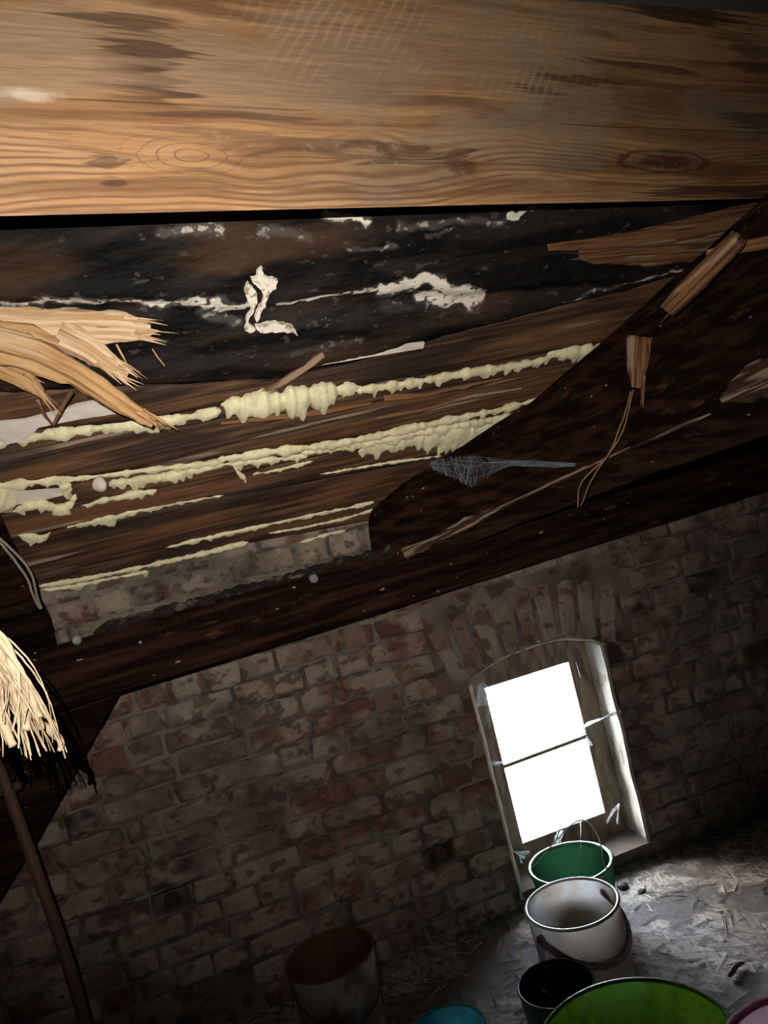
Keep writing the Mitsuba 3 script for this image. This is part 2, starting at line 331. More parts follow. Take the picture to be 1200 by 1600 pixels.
scene['mat_beam'] = princ(beam_color, 0.95, 0.0, lambda p, n, uv: fbm(p.x * 7.0, p.y * 25.0, p.z * 90.0, 4), 0.005)

def brick_color(p, n, uv):
    a, b = uv.x, uv.y
    col = mix((0.150, 0.072, 0.054), (0.165, 0.112, 0.086), smoothstep(0.2, 0.6, a))
    col = mix(col, (0.20, 0.165, 0.13), smoothstep(0.6, 0.85, a))
    col = mix(col, (0.035, 0.024, 0.021), smoothstep(0.12, 0.02, a))
    wash = smoothstep(0.34, 0.64, fbm(p.x * 11.0, p.z * 14.0, 3.0, 5) + 0.30 * (b - 0.5))
    col = mix(col, (0.285, 0.232, 0.195), wash * 0.8)
    chips = smoothstep(0.56, 0.68, fbm(p.x * 26.0, p.z * 34.0, 6.0, 5))
    col = mix(col, (0.075, 0.04, 0.03), chips * 0.75)
    soot = smoothstep(0.52, 0.72, fbm(p.x * 4.0, p.z * 5.0, 19.0, 4))
    col = mix(col, (0.05, 0.04, 0.035), soot * 0.6)
    return col * (0.72 + 0.56 * fbm(p.x * 80.0, p.z * 95.0, p.y * 80.0, 3))
BRB = lambda p, n, uv: fbm(p.x * 42.0, p.z * 42.0, p.y * 42.0, 4)
scene['mat_brick'] = princ(brick_color, 0.9, 0.2, BRB, 0.006)
def mortar_color(p, n, uv):
    k = fbm(p.x * 7.0, p.z * 7.0, p.y * 7.0, 4)
    col = mix((0.105, 0.083, 0.068), (0.19, 0.158, 0.132), smoothstep(0.3, 0.7, k))
    col = mix(col, (0.05, 0.037, 0.03), smoothstep(0.50, 0.66, fbm(p.x * 16.0, p.z * 20.0, 13.0, 4)) * 0.8)
    return col * (0.7 + 0.6 * fbm(p.x * 120.0, p.z * 120.0, p.y * 120.0, 2))
scene['mat_mortar'] = princ(mortar_color, 0.95, 0.15, BRB, 0.008)
def plaster_color(p, n, uv):
    k = fbm(p.x * 11.0, p.y * 11.0, p.z * 7.0, 4)
    col = mix((0.46, 0.44, 0.40), (0.30, 0.275, 0.235), smoothstep(0.4, 0.7, k))
    return mix(col, (0.16, 0.13, 0.10), smoothstep(0.62, 0.72, fbm(p.x * 30.0, p.y * 30.0, p.z * 18.0, 3)) * 0.7)
scene['mat_plaster'] = princ(plaster_color, 0.9, 0.2, BRB, 0.003)
scene['mat_gypsum'] = princ(lambda p, n, uv: mix((0.72, 0.66, 0.60), (0.56, 0.48, 0.43), smoothstep(0.45, 0.7, fbm(p.x * 18.0, p.y * 18.0, p.z * 18.0, 3))), 0.85, 0.2, BRB, 0.0015)

def strands(p, ang, cells, seed):
    c, s = math.cos(ang), math.sin(ang)
    u, v = (p.x * c + p.y * s) * cells[0], (-p.x * s + p.y * c) * cells[1]
    f = cell_rand(dr.floor(v), seed)
    return cell_rand(dr.floor(u + f * 7.0), dr.floor(v), seed + 1), dr.minimum(v - dr.floor(v), 1 - v + dr.floor(v))
def floor_color(p, n, uv):
    col = mix((0.23, 0.185, 0.15), (0.34, 0.29, 0.25), fbm(p.x * 5.0, p.y * 5.0, 0.0, 4))
    for a, sd in ((0.35, 1), (1.25, 5), (2.2, 9), (-0.5, 13)):
        r, e = strands(p, a, (14.0, 95.0), sd)
        col = mix(col, (0.45, 0.40, 0.345), smoothstep(0.86, 0.97, r) * smoothstep(0.0, 0.2, e) * 0.8)
        col = mix(col, (0.10, 0.075, 0.06), smoothstep(0.15, 0.03, r) * smoothstep(0.0, 0.2, e) * 0.6)
    dirt = smoothstep(0.48, 0.66, fbm(p.x * 6.0, p.y * 6.0, 4.0, 5))
    col = mix(col, (0.065, 0.055, 0.05), dirt * 0.8)
    col = mix(col, (0.05, 0.042, 0.04), smoothstep(0.60, 0.68, fbm(p.x * 50.0, p.y * 50.0, 6.0, 3)) * 0.7)
    return col * (0.75 + 0.5 * fbm(p.x * 140.0, p.y * 140.0, 0.0, 2))
scene['mat_floor'] = princ(floor_color, 0.85, 0.25, lambda p, n, uv: fbm(p.x * 60.0, p.y * 60.0, p.z * 60.0, 4), 0.005)
scene['mat_frame'] = princ(lambda p, n, uv: mix((0.20, 0.15, 0.105), (0.085, 0.062, 0.045), smoothstep(0.35, 0.65, fbm(p.x * 50.0, p.y * 20.0, p.z * 9.0, 4))), 0.7, 0.3)
scene['mat_glass'] = {'type': 'thindielectric'}
scene['mat_web'] = {'type': 'twosided', 'bsdf': {'type': 'diffuse', 'reflectance': {'type': 'rgb', 'value': [0.72, 0.78, 0.86]}}}
scene['mat_webdust'] = {'type': 'twosided', 'bsdf': {'type': 'diffuse', 'reflectance': {'type': 'rgb', 'value': [0.30, 0.36, 0.42]}}}
def dirty(base, dirt=(0.13, 0.10, 0.075), a=0.5, b=0.72, w=0.7, fq=14.0):
    def fn(p, n, uv):
        k = fbm(p.x * fq, p.y * fq, p.z * fq * 0.5, 4)
        sp = smoothstep(0.66, 0.74, fbm(p.x * 90.0, p.y * 90.0, p.z * 90.0, 2))
        return mix(mix(base, dirt, smoothstep(a, b, k) * w), dirt, sp * 0.5)
    return fn
def thin(color, rough=0.4, trans=0.8):
    return {'type': 'principledthin', 'base_color': proc(color) if callable(color) else {'type': 'rgb', 'value': list(color)}, 'roughness': rough, 'diff_trans': trans}
scene['mat_pail_green'] = thin(dirty((0.017, 0.070, 0.029), (0.02, 0.04, 0.02), w=0.5), 0.35, 0.28)
scene['mat_rim_pale'] = princ((0.10, 0.26, 0.15), 0.22, 1.0, clearcoat=1.0, clearcoat_gloss=0.9)
scene['mat_rim_turquoise'] = thin((0.12, 0.36, 0.38))
scene['mat_pail_white'] = thin(dirty((0.66, 0.65, 0.62), (0.44, 0.34, 0.24), 0.42, 0.66, 0.8, 8.0), 0.3, 1.0)
scene['mat_rim_metal'] = princ((0.84, 0.87, 0.88), 0.3, 0.5)
scene['mat_band'] = princ((0.055, 0.028, 0.025), 0.45, 0.4)
scene['mat_black'] = princ(dirty((0.020, 0.018, 0.018), (0.05, 0.035, 0.025)), 0.45, 0.45)
scene['mat_black_inside'] = princ(dirty((0.042, 0.027, 0.020), (0.02, 0.014, 0.012)), 0.5, 0.4)
scene['mat_rusty'] = princ(dirty((0.30, 0.25, 0.20), (0.085, 0.04, 0.025), 0.42, 0.62, 0.85), 0.6, 0.4)
scene['mat_rust'] = princ(dirty((0.10, 0.045, 0.026), (0.03, 0.018, 0.014)), 0.8, 0.3)
scene['mat_lime'] = thin(dirty((0.30, 0.62, 0.04), (0.10, 0.22, 0.05), 0.5, 0.7, 0.7, 9.0), 0.35, 0.45)
scene['mat_lime_dark'] = princ(dirty((0.045, 0.12, 0.012), (0.03, 0.05, 0.02)), 0.4, 0.5)
scene['mat_turquoise'] = thin(dirty((0.05, 0.36, 0.42), (0.04, 0.12, 0.13), 0.45, 0.65), 0.4, 0.8)
scene['mat_pink'] = thin((0.78, 0.50, 0.60), 0.45, 0.8)
scene['mat_twine'] = princ((0.23, 0.135, 0.075), 0.9, 0.2)
scene['mat_wire'] = princ((0.24, 0.19, 0.15), 0.6, 0.4)
scene['mat_fray'] = princ(lambda p, n, uv: mix((0.46, 0.37, 0.255), (0.26, 0.19, 0.12), smoothstep(0.45, 0.7, fbm(p.x * 60.0, p.y * 60.0, p.z * 25.0, 3))), 0.9, 0.2)
scene['mat_pole'] = princ(lambda p, n, uv: mix((0.085, 0.045, 0.028), (0.04, 0.021, 0.015), fbm(p.x * 60.0, p.y * 60.0, p.z * 6.0, 3)), 0.7, 0.3)
scene['mat_nail'] = princ((0.16, 0.16, 0.16), 0.5, 0.4)
scene['mat_rail'] = princ((0.05, 0.04, 0.036), 0.9, 0.2)
scene['mat_rubble'] = princ(lambda p, n, uv: mix((0.018, 0.014, 0.012), (0.10, 0.085, 0.07), smoothstep(0.55, 0.7, fbm(p.x * 25.0, p.y * 25.0, p.z * 25.0, 3))), 0.95, 0.15)
scene['mat_straw'] = princ((0.58, 0.51, 0.41), 0.8, 0.3)

# ------------------------------------------------------------------ setting: floor, walls, roof
put('floor', box((-1.7, -1.4, -0.12), (3.4, WALL_Y + 0.45, 0.0)), 'mat_floor', kind='structure', label='dirty strand board attic floor strewn with straw')
OX0, OX1, OZ0, SPRING = 0.868, 1.447, 0.065, 0.868
_ARCH = np.array([on_wall(x, y)[[0, 2]] for x, y in ((735, 1064), (765, 1041), (800, 1022), (840, 1008), (880, 999), (925, 1000), (942, 1008))])
def arch_z(x):
    return float(np.interp(x, _ARCH[:, 0], _ARCH[:, 1]))
def opening(grow=0.0, n=18):
    xs = np.linspace(OX1, OX0, n)
    return [(OX0 - grow, OZ0 - grow), (OX1 + grow, OZ0 - grow)] + [(x + grow * (2 * (x - OX0) / (OX1 - OX0) - 1), arch_z(x) + grow) for x in xs]
def slab_xz(poly, y0, y1):
    """outline in x, z pushed from y0 to y1"""
    m = m3.Manifold.extrude(m3.CrossSection([[(a, -b) for a, b in poly][::1]], m3.FillRule.NonZero), y1 - y0)
    return m.rotate((90, 0, 0)).translate((0, 0, 0))
def xz_solid(poly, y0, y1):
    cs = m3.CrossSection([np.array(poly, float)], m3.FillRule.NonZero)
    m = m3.Manifold.extrude(cs, y1 - y0)                      # x, z, depth
    return m.transform(np.array([[1, 0, 0, 0], [0, 0, 1, y0], [0, 1, 0, 0]], float))
def to_mesh(m):
    g = m.to_mesh(); v, f = np.array(g.vert_properties[:, :3], float), np.array(g.tri_verts)
    if trimesh.Trimesh(v, f, process=False).volume < 0: f = f[:, ::-1]
    return v, f
JY = WALL_Y + 0.010                                           # the mortar lies behind the brick faces
GLASS_Y = WALL_Y + 0.150
wall = xz_solid([(-1.7, -0.1), (3.4, -0.1), (3.4, 2.1), (-1.7, 2.1)], JY, WALL_Y + 0.40)
wall -= xz_solid(opening(0.0), JY - 0.1, WALL_Y + 0.6)
COURSE, Z0 = 0.0866, 0.080
def course_z(k): return Z0 + COURSE * k
HOLES = []                                                    # missing bricks: pockets in the wall
for hx, hy, hw in ((1102, 918, 0.15), (688, 1343, 0.12), (272, 1418, 0.14)):
    h = on_wall(hx, hy); k = int(math.floor((h[2] - Z0) / COURSE))
    HOLES.append((h[0] - hw / 2, h[0] + hw / 2, k))
    wall -= xz_solid([(h[0] - hw / 2, course_z(k) + .006), (h[0] + hw / 2, course_z(k) + .006), (h[0] + hw / 2, course_z(k + 1) - .006), (h[0] - hw / 2, course_z(k + 1) - .006)], JY - 0.05, WALL_Y + 0.385)
put('wall_back', to_mesh(wall), 'mat_mortar', kind='structure', label='old brick wall with smeared lime mortar around the small arched window')

for (h0, h1, k), u, w, hgt in ((HOLES[1], 0.68, 0.036, 0.030), (HOLES[1], 0.12, 0.030, 0.036), (HOLES[2], 0.45, 0.026, 0.030), (HOLES[2], 0.95, 0.022, 0.034), (HOLES[0], 0.1, 0.024, 0.03)):
    m_ = lump((h0 + (h1 - h0) * u, WALL_Y + 0.055, course_z(k) + 0.006 + hgt * 0.6), (w, 0.02, hgt), int(u * 100) + k, 0.35, sub=2)
    put('brick_chip', m_, 'mat_brick', 'wall_back', uv=np.broadcast_to([0.03, 0.0], (len(m_[0]), 2)), smooth=True)
def brick_mesh(x0, x1, z0, z1, proud, seed, rot=None):
    """a worn brick: its front outline wavers, its edge is eased back into the mortar"""
    r = np.random.default_rng(seed)
    nx, nz = (5, 3) if x1 - x0 > 0.16 else (3, 3)
    if z1 - z0 > 0.16: nx, nz = 3, 5
    top = [(x, z1) for x in np.linspace(x0, x1, nx)]; bot = [(x, z0) for x in np.linspace(x1, x0, nx)]
    rt = [(x1, z) for z in np.linspace(z1, z0, nz)[1:-1]]; lf = [(x0, z) for z in np.linspace(z0, z1, nz)[1:-1]]
    P = np.array(top + rt + bot + lf); n = len(P)
    c = P.mean(0)
    P = P + r.normal(0, 0.0028, P.shape)
    corner = [0, nx - 1, nx - 1 + nz - 1, 2 * nx - 1 + nz - 2]
    P[corner] += (c - P[corner]) * r.uniform(0.02, 0.09, (4, 1))
    inner = c + (P - c) * np.array([1 - 0.022 / (x1 - x0), 1 - 0.022 / (z1 - z0)]) + r.normal(0, 0.0012, P.shape)
    y = WALL_Y - proud
    tilt = r.normal(0, 0.018, 2)
    yy = lambda Q, d: y + d + (Q - c) @ tilt
    V = np.vstack([np.column_stack([P[:, 0], np.full(n, WALL_Y + 0.05), P[:, 1]]), np.column_stack([P[:, 0], yy(P, 0.007), P[:, 1]]),
                   np.column_stack([inner[:, 0], yy(inner, r.normal(0, 0.0012, n)), inner[:, 1]]), [[c[0], y + 0.0005, c[1]]]])
    F = []
    for a in (0, n):
        for j in range(n):
            k = (j + 1) % n
            F += [(a + j, a + k, a + n + k), (a + j, a + n + k, a + n + j)]
    for j in range(n): F.append((2 * n + j, 2 * n + (j + 1) % n, 3 * n))
    F = np.array(F)
    if rot is not None:
        ang, px, pz = rot
        d = V[:, [0, 2]] - [px, pz]; ca, sa = math.cos(ang), math.sin(ang)
        V[:, 0], V[:, 2] = px + d[:, 0] * ca - d[:, 1] * sa, pz + d[:, 0] * sa + d[:, 1] * ca
    fn = np.cross(V[F[-1, 1]] - V[F[-1, 0]], V[F[-1, 2]] - V[F[-1, 0]])
    if fn[1] > 0: F = F[:, ::-1]
    return V, F
bricks_made = 0
def brick(x0, x1, z0, z1, rot=None, tone=None):
    global bricks_made
    s = 1000 + bricks_made; r = np.random.default_rng(s); bricks_made += 1
    v, f = brick_mesh(x0, x1, z0, z1, r.choice([0.001, 0.004, 0.007, -0.004], p=[.35, .3, .2, .15]), s, rot)
    uv = np.broadcast_to([tone or r.uniform(0, 1), r.uniform(0, 1)], (len(v), 2))
    put('brick', (v, f), 'mat_brick', 'wall_back', smooth=False, uv=uv)
# the soldier arch over the window
AC = ((OX0 + OX1) / 2, arch_z((OX0 + OX1) / 2) - 0.80)
n_arch = 9
for i in range(n_arch):
    u = (i + 0.5) / n_arch * 2 - 1
    x = AC[0] + u * 0.355
    zb = arch_z(min(max(x, OX0), OX1)) + 0.004
    brick(x - 0.034, x + 0.034, zb, zb + 0.225, rot=(-(x - AC[0]) / 0.80 * 0.62, x, zb), tone=0.62 + 0.03 * (i % 4))
def in_arch(x, z): return abs(x - AC[0]) < 0.415 and SPRING - 0.01 < z < 1.20
for k in range(-1, 19):
    z0, z1 = course_z(k) + 0.0055, course_z(k + 1) - 0.0055
    r = np.random.default_rng(50 + k)
    x = -1.16 + r.uniform(0, 0.2) + (0.10 if k % 2 else 0)
    while x < 2.62:
        L = 0.232 if r.uniform() < 0.52 else 0.112
        L *= r.uniform(0.94, 1.05)
        a, b = x, x + L
        x = b + r.uniform(0.010, 0.016)
        for h0, h1, hk in HOLES:
            if hk == k and b > h0 - 0.01 and a < h1 + 0.01:
                if a < h0: b = h0 - 0.004
                else: a = h1 + 0.004
        zc = (z0 + z1) / 2
        if z0 < arch_z(min(max((a + b) / 2, OX0), OX1)) and b > OX0 and a < OX1:
            if zc < 0.93:
                if a < OX0: b = min(b, OX0 - 0.004)
                elif b > OX1: a = max(a, OX1 + 0.004)
                else: continue
        lim0, lim1 = AC[0] - 0.41, AC[0] + 0.41
        if 0.875 < z1 and z0 < 1.185 and b > lim0 and a < lim1:
            if a < lim0 - 0.05: b = lim0
            elif b > lim1 + 0.05: a = lim1
            else: continue
        if b - a < 0.045 or (k < 1 and a < -0.2): continue
        if k >= 14 and a > 1.0: continue
        brick(a, b, z0, z1)
# thin broken plaster arris along the left and top of the window opening; left one coloured bright as window light
arris = [(OX0 - 0.002, WALL_Y - 0.006, z) for z in np.linspace(OZ0 - 0.03, SPRING, 24)]
ar = resample(np.array(arris), 0.008)
rr = 0.0035 + 0.006 * np.clip(meshkit.fbm(ar * [1, 1, 22], 3, 4) - 0.35, 0, 1)
put('plaster_edge', tube(ar + (meshkit.fbm(ar * 30, 3, 8)[:, None] - 0.5) * [0.006, 0, 0], rr + 0.0015, 6, ref=(0, 1, 0)), 'mat_gypsum', 'wall_back', label='broken plaster along the left edge of the window opening, coloured pale for the window light on it')
ar = resample(np.array([(x, WALL_Y - 0.004, arch_z(x) + 0.002) for x in np.linspace(OX0, OX1, 24)]), 0.008)
rr = 0.002 + 0.009 * np.clip(meshkit.fbm(ar * [20, 1, 20], 3, 14) - 0.4, 0, 1)
put('plaster_edge', tube(ar, rr, 6, ref=(0, 1, 0)), 'mat_plaster', 'wall_back', label='crumbling plaster along the arched top of the window opening')
# plastered right reveal, sill
def reveal(xw, side):
    zs, ys = np.linspace(OZ0, arch_z(OX1) + 0.004, 40), np.linspace(WALL_Y + (-0.008 if side > 0 else 0.008), GLASS_Y + 0.02, 9)
    V = np.array([[xw - side * (0.012 + 0.010 * (meshkit.fbm(np.array([[y * 9, z * 9, 2.0]]), 3, 6)[0] - 0.5) + (0.010 if y < WALL_Y else 0)), y, z] for z in zs for y in ys])
    B = V + [side * 0.014, 0, 0]
    n, m = len(zs), len(ys)
    rings = np.concatenate([V.reshape(n, m, 3), B.reshape(n, m, 3)[:, ::-1]], 1)
    return loft(rings)
put('reveal_plaster', reveal(OX1, 1), 'mat_plaster', 'wall_back', smooth=40, label='grey plastered right reveal of the window')
put('reveal_plaster', reveal(OX0, -1), 'mat_plaster', 'wall_back', smooth=40, label='grey plastered left reveal of the window')
put('sill', box((OX0 - 0.0, WALL_Y - 0.02, OZ0 - 0.02), (OX1, GLASS_Y + 0.03, OZ0 + 0.002)), 'mat_mortar', 'wall_back', label='rough mortar sill under the window')

# window: frame, bar, two panes
FX0, FX1 = 0.968, 1.347
frame = xz_solid(opening(0.02), GLASS_Y - 0.006, GLASS_Y + 0.03) - xz_solid([(FX0, 0.160), (FX1, 0.160), (FX1, 0.802), (FX0, 0.802)], GLASS_Y - 0.1, GLASS_Y + 0.1)
wk = 'window_1'
tag(wk, 'small arched attic window glaring white with one crossbar', kind='structure')
put('frame', to_mesh(frame), 'mat_frame', wk, label='weathered dark wooden frame')
put('glazing_bar', box_timber((FX0 - 0.01, GLASS_Y - 0.004, 0.480), (FX1 + 0.01, GLASS_Y - 0.004, 0.488), (0, 0, 1), 0.022, 0.014, per=2, amp=0.001, step=0.03), 'mat_frame', wk, label='thin wooden crossbar')
for a, b in ((0.160, 0.476), (0.490, 0.802)):
    V = np.array([[FX0 - 0.004, GLASS_Y, a - 0.004], [FX1 + 0.004, GLASS_Y, a - 0.004], [FX1 + 0.004, GLASS_Y, b + 0.004], [FX0 - 0.004, GLASS_Y, b + 0.004]])
    put('pane', (V, np.array([[0, 1, 2], [0, 2, 3]])), 'mat_glass', wk)

# the other walls, and the roof's outer skin
put('wall_left', box((-1.8, -1.5, -0.12), (-1.66, WALL_Y + 0.45, 3.6)), 'mat_rail', kind='structure', label='dark left side of the attic')
put('wall_right', box((3.36, -1.5, -0.12), (3.5, WALL_Y + 0.45, 3.6)), 'mat_rail', kind='structure', label='dark right side of the attic')
put('wall_front', box((-1.8, -1.6, -0.12), (3.5, -1.38, 3.6)), 'mat_rail', kind='structure', label='dark wall behind the viewer')
def roof_pt(x, y, off=0.0): return np.array([x, y, ROOF_Z + SLOPE * (WALL_Y - y)]) + ROOF_N * off
def slab4(a, b, c, d, n, th):
    q = np.array([a, b, c, d]); v = np.vstack([q, q + np.asarray(n) * th])
    return loft(np.stack([v[:4], v[4:]]))
RIDGE_Y = 0.9
put('ceiling', cat_([slab4(roof_pt(-1.8, WALL_Y + 0.55, -0.06), roof_pt(3.5, WALL_Y + 0.55, -0.06), roof_pt(3.5, RIDGE_Y, -0.06), roof_pt(-1.8, RIDGE_Y, -0.06), -ROOF_N, 0.05),
                     slab4(roof_pt(-1.8, RIDGE_Y, -0.06), roof_pt(3.5, RIDGE_Y, -0.06), roof_pt(3.5, RIDGE_Y, -0.06) - [0, 2.6, 1.0], roof_pt(-1.8, RIDGE_Y, -0.06) - [0, 2.6, 1.0], (0, -0.36, 0.93), 0.05)]),
    'mat_rail', kind='structure', label='sloping underside of the boarded attic roof')

# sheathing boards: each runs between two lines across the slope
def pline(pts, xs):
    pts = np.array(pts, float); return np.interp(xs, pts[:, 0], pts[:, 1])
def ext(pts, x0=-260, x1=1700):
    p = list(pts); (a, b), (c, d) = p[0], p[1]; (e, f), (g, h) = p[-2], p[-1]
    return [(x0, b + (b - d) / (a - c) * (x0 - a))] + p + [(x1, h + (h - f) / (g - e) * (x1 - g))]
LINE = {
    'top': ext([(0, 240), (1200, 180)]),
    'rot': ext([(0, 612), (250, 600), (450, 592), (560, 562), (760, 505), (1000, 445), (1300, 369)]),
    'f1': ext([(0, 693), (345, 640), (640, 597), (940, 545), (1300, 482)]),
    'f1u': ext([(0, 668), (180, 655), (345, 628), (640, 583), (940, 530), (1300, 465)]),
    'f2': ext([(0, 757), (230, 728), (640, 668), (860, 622), (905, 598), (1300, 525)]),
    'f2b': ext([(0, 806), (120, 786), (340, 745), (600, 692), (855, 640), (1300, 560)]),
    'f3': ext([(110, 822), (270, 788), (450, 757), (700, 712), (1300, 605)]),
    'f3b': ext([(30, 835), (250, 800), (450, 762), (700, 716), (1300, 610)]),
    'f4': ext([(60, 897), (250, 856), (600, 781), (1300, 645)]),
    'f5': ext([(65, 917), (390, 847), (540, 819), (1300, 680)]),
}
def board(a, b, off_a, off_b, x0, x1, seed, thick=0.022, amp=0.002, grow=6, drop=4.0):
    """the board between line a (upper) and line b (lower); off_a, off_b: how far its edges stand into the room"""
    xs = np.linspace(x0, x1, 130); ya, yb = pline(LINE[a], xs), pline(LINE[b], xs)
    n = 11; G = np.zeros((len(xs), n, 3))
    for j in range(n):
        u = j / (n - 1)
        for i, x in enumerate(xs):
            G[i, j] = on_roof(x, ya[i] + (yb[i] - ya[i]) * u)
    q = np.stack([G[..., 0] * 3, (G @ RS) * 38, G[..., 0] * 0], -1)
    u = np.linspace(0, 1, n)[None, :]
    h = off_a + (off_b - off_a) * u + amp * 2 * (meshkit.fbm(q, 4, seed) - 0.5) + 0.004 * (meshkit.fbm(q * [0.6, 0.12, 1], 3, seed + 3) - 0.5)
    edge = np.minimum(u, 1 - u) < 0.02
    h = h - edge * 0.004
    top = G + ROOF_N * h[..., None]
    top[:, -1] -= RS * (0.0015 + 0.008 * np.clip(meshkit.fbm(np.stack([G[:, 0, 0] * 30, G[:, 0, 0] * 0, G[:, 0, 0] * 0], 1), 3, seed + 8) - 0.5, 0, 1))[:, None]
    back = G - ROOF_N * thick
    rings = np.concatenate([top, back[:, ::-1]], 1)
    v, f = loft(rings)
    put('board', (v, f), 'mat_board', 'ceiling', uv=np.broadcast_to([(seed * 0.137) % 1.0, 0.5], (len(v), 2)), smooth=True)
board('rot', 'f1u', 0.004, 0.020, -200, 1600, 31)
board('f1u', 'f2', -0.045, 0.012, -200, 1600, 32, thick=0.05)
board('f2', 'f2b', -0.012, 0.002, -200, 1600, 33)
board('f2b', 'f3', -0.012, 0.006, -200, 1600, 34)
board('f3b', 'f4', -0.008, 0.010, -200, 1500, 36)
board('f4', 'f5', -0.010, 0.006, -160, 900, 37)

# ------------------------------------------------------------------ timbers
def purlin_mesh():
    xs = [-420, 0, 400, 800, 1200, 1560]
    st = []; back = PUR_N * 0.13 * (1 if PUR_N[1] > 0 else -1)
    for x in xs:
        lo = pur(x, 338 - 0.0233 * x); top_y = np.interp(x, [-420, 700, 960, 1200, 1560], [-60, -4, 8, 27, 50])
        hi = pur(x, top_y); hi = np.array([lo[0], lo[1], hi[2]])
        st.append([lo, hi, hi + back - [0, 0, 0.12], lo + back + [0, 0, 0.075]])
    st = [np.array(st[0]) - PUR_A * 0.9] + st + [np.array(st[-1]) + PUR_A * 0.3]
    return timber(st, per=6, step=0.03, amp=0.0012, freq=5, seed=3, bevel=0.012)
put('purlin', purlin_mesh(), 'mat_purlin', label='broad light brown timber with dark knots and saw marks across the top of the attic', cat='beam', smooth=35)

def rot_mesh():
    xs = np.linspace(-230, 1600, 230); n = 40
    ya, yb = pline(LINE['top'], xs), pline(LINE['rot'], xs)
    G = np.array([[on_roof(x, a + (b - a) * j / (n - 1)) for j in range(n)] for x, a, b in zip(xs, ya, yb)])
    u = np.linspace(0, 1, n)[None, :]
    pix_y = ya[:, None] + (yb - ya)[:, None] * u
    q = np.stack([G[..., 0] * 4, (G @ RS) * 16, G[..., 0] * 0], -1)
    h = 0.014 + 0.030 * (meshkit.fbm(q, 5, 3) - 0.5) + 0.020 * (meshkit.fbm(q * 3.1, 4, 8) - 0.5)
    crack = pline([(-300, 466), (180, 462), (400, 470), (560, 452), (760, 446), (960, 430), (1700, 250)], xs)[:, None] + 14 * (meshkit.fbm(np.stack([xs * 0.02, xs * 0, xs * 0], 1), 3, 5) - 0.5)[:, None]
    dist = pix_y - crack
    h = h + 0.018 * np.exp(-((dist + 12) / 16.0) ** 2) - 0.020 * np.exp(-((dist - 6) / 9.0) ** 2)       # a swollen lip above a long check
    lip = pline([(-300, 356), (420, 362), (600, 345), (1400, 330)], xs)[:, None]
    h = h + 0.018 / (1 + np.exp(-(pix_y - lip) / 4.0))
    h = h - 0.03 * np.clip((u - 0.93) / 0.07, 0, 1) ** 2
    low = pline([(-300, 590), (60, 560), (250, 520), (430, 560), (500, 590), (1400, 590)], xs)[:, None]
    top = G + ROOF_N * h[..., None]
    back = G - ROOF_N * 0.03
    return loft(np.concatenate([top, back[:, ::-1]], 1))
put('rotten_timber', rot_mesh(), 'mat_rot', smooth=True, label='black rotten timber with white mould streaks under the broad light brown beam', cat='beam')

#ROTPARTS
# wall plate on the brick wall
b0, b1 = plane_hit(180, 1085, [0, 0, 1], [0, 0, 1.28]), plane_hit(1200, 770, [0, 0, 1], [0, 0, 1.28])
bd = unit(b1 - b0); bs = np.array([-bd[1], bd[0], 0])
PLATE_D = bd
st = []
for k in (-0.09, 0.4, 1.32):
    c = b0 + (b1 - b0) * k
    h = np.interp(k, [-0.3, 0.3, 1.15], [0.165, 0.175, 0.20])
    th = np.interp(k, [-0.3, 0.5, 1.15], [0.15, 0.15, 0.05])
    st.append([c, c + [0, 0, h], c + bs * th + [0, 0, h], c + bs * th])
put('wall_plate', timber(st, per=5, step=0.03, amp=0.007, freq=7, seed=12), 'mat_beam', smooth=40, label='dark timber plate running along the upper brick wall', cat='beam')
r = np.random.default_rng(77); ms = []
for i in range(150):
    k = r.uniform(0.0, 0.36); c = b0 + (b1 - b0) * k + bs * r.uniform(0.02, 0.16) + [0, 0, 0.168 + 0.005 * r.uniform()]
    s_ = r.uniform(0.008, 0.022); ms.append(lump(c + [0, 0, s_ * 0.4], (s_ * 1.4, s_, s_ * 0.9), i, 0.35, sub=1))
put('rubble', cat_(ms), 'mat_rubble', kind='stuff', label='dark crumbs of mortar and dirt lying along the top of the plate', cat='rubble')
for x, y in ((250, 985), (290, 972), (330, 958), (372, 974), (410, 956), (445, 946), (470, 935), (385, 985), (535, 936)):
    p = plane_hit(x, y, [-bd[1], bd[0], 0], b0)
    put('shade_lump', lump(p - bs * 0.004, (0.012, 0.012, 0.022), x, 0.35, sub=1), 'mat_beam', 'wall_plate', smooth=50)  # added dark lumps standing in for shadowed notches in the plate
# hewn timber coming in from the right
HX = np.array([585, 640, 700, 770, 850, 960, 1130, 1250, 1400])
UPY = np.interp(HX, [545, 600, 740, 850, 905, 1000, 1150, 1250, 1400], [872, 800, 712, 642, 594, 517, 386, 300, 172])
MIDY = np.interp(HX, [585, 640, 770, 850, 960, 1130, 1250, 1400], [893, 866, 803, 765, 713, 640, 580, 505])
LOWY = np.interp(HX, [585, 620, 700, 870, 1015, 1200, 1400], [905, 893, 862, 797, 745, 683, 612])
DEP = np.interp(HX, [585, 700, 850, 1130, 1400], [2.55, 2.42, 2.20, 1.66, 1.25])
st = []
for x, u_, m_, l_, d_ in zip(HX, UPY, MIDY, LOWY, DEP):
    A, B, C_ = at(x - 10, u_, d_ + 0.16), at(x, m_, d_), at(x + 6, l_, d_ + 0.17)
    back = np.array([0.06, 0.14, 0.05])
    st.append([A, B, C_, C_ + back, A + back])
st.append(np.array(st[-1]) + unit(np.mean(st[-1], axis=0) - np.mean(st[-2], axis=0)) * 0.9)
put('hewn_timber', timber(st, per=5, step=0.025, amp=0.008, freq=8, seed=21, lump=0.012), 'mat_beam', smooth=40, label='rotten hewn timber slanting in from the right over the wall plate', cat='beam')
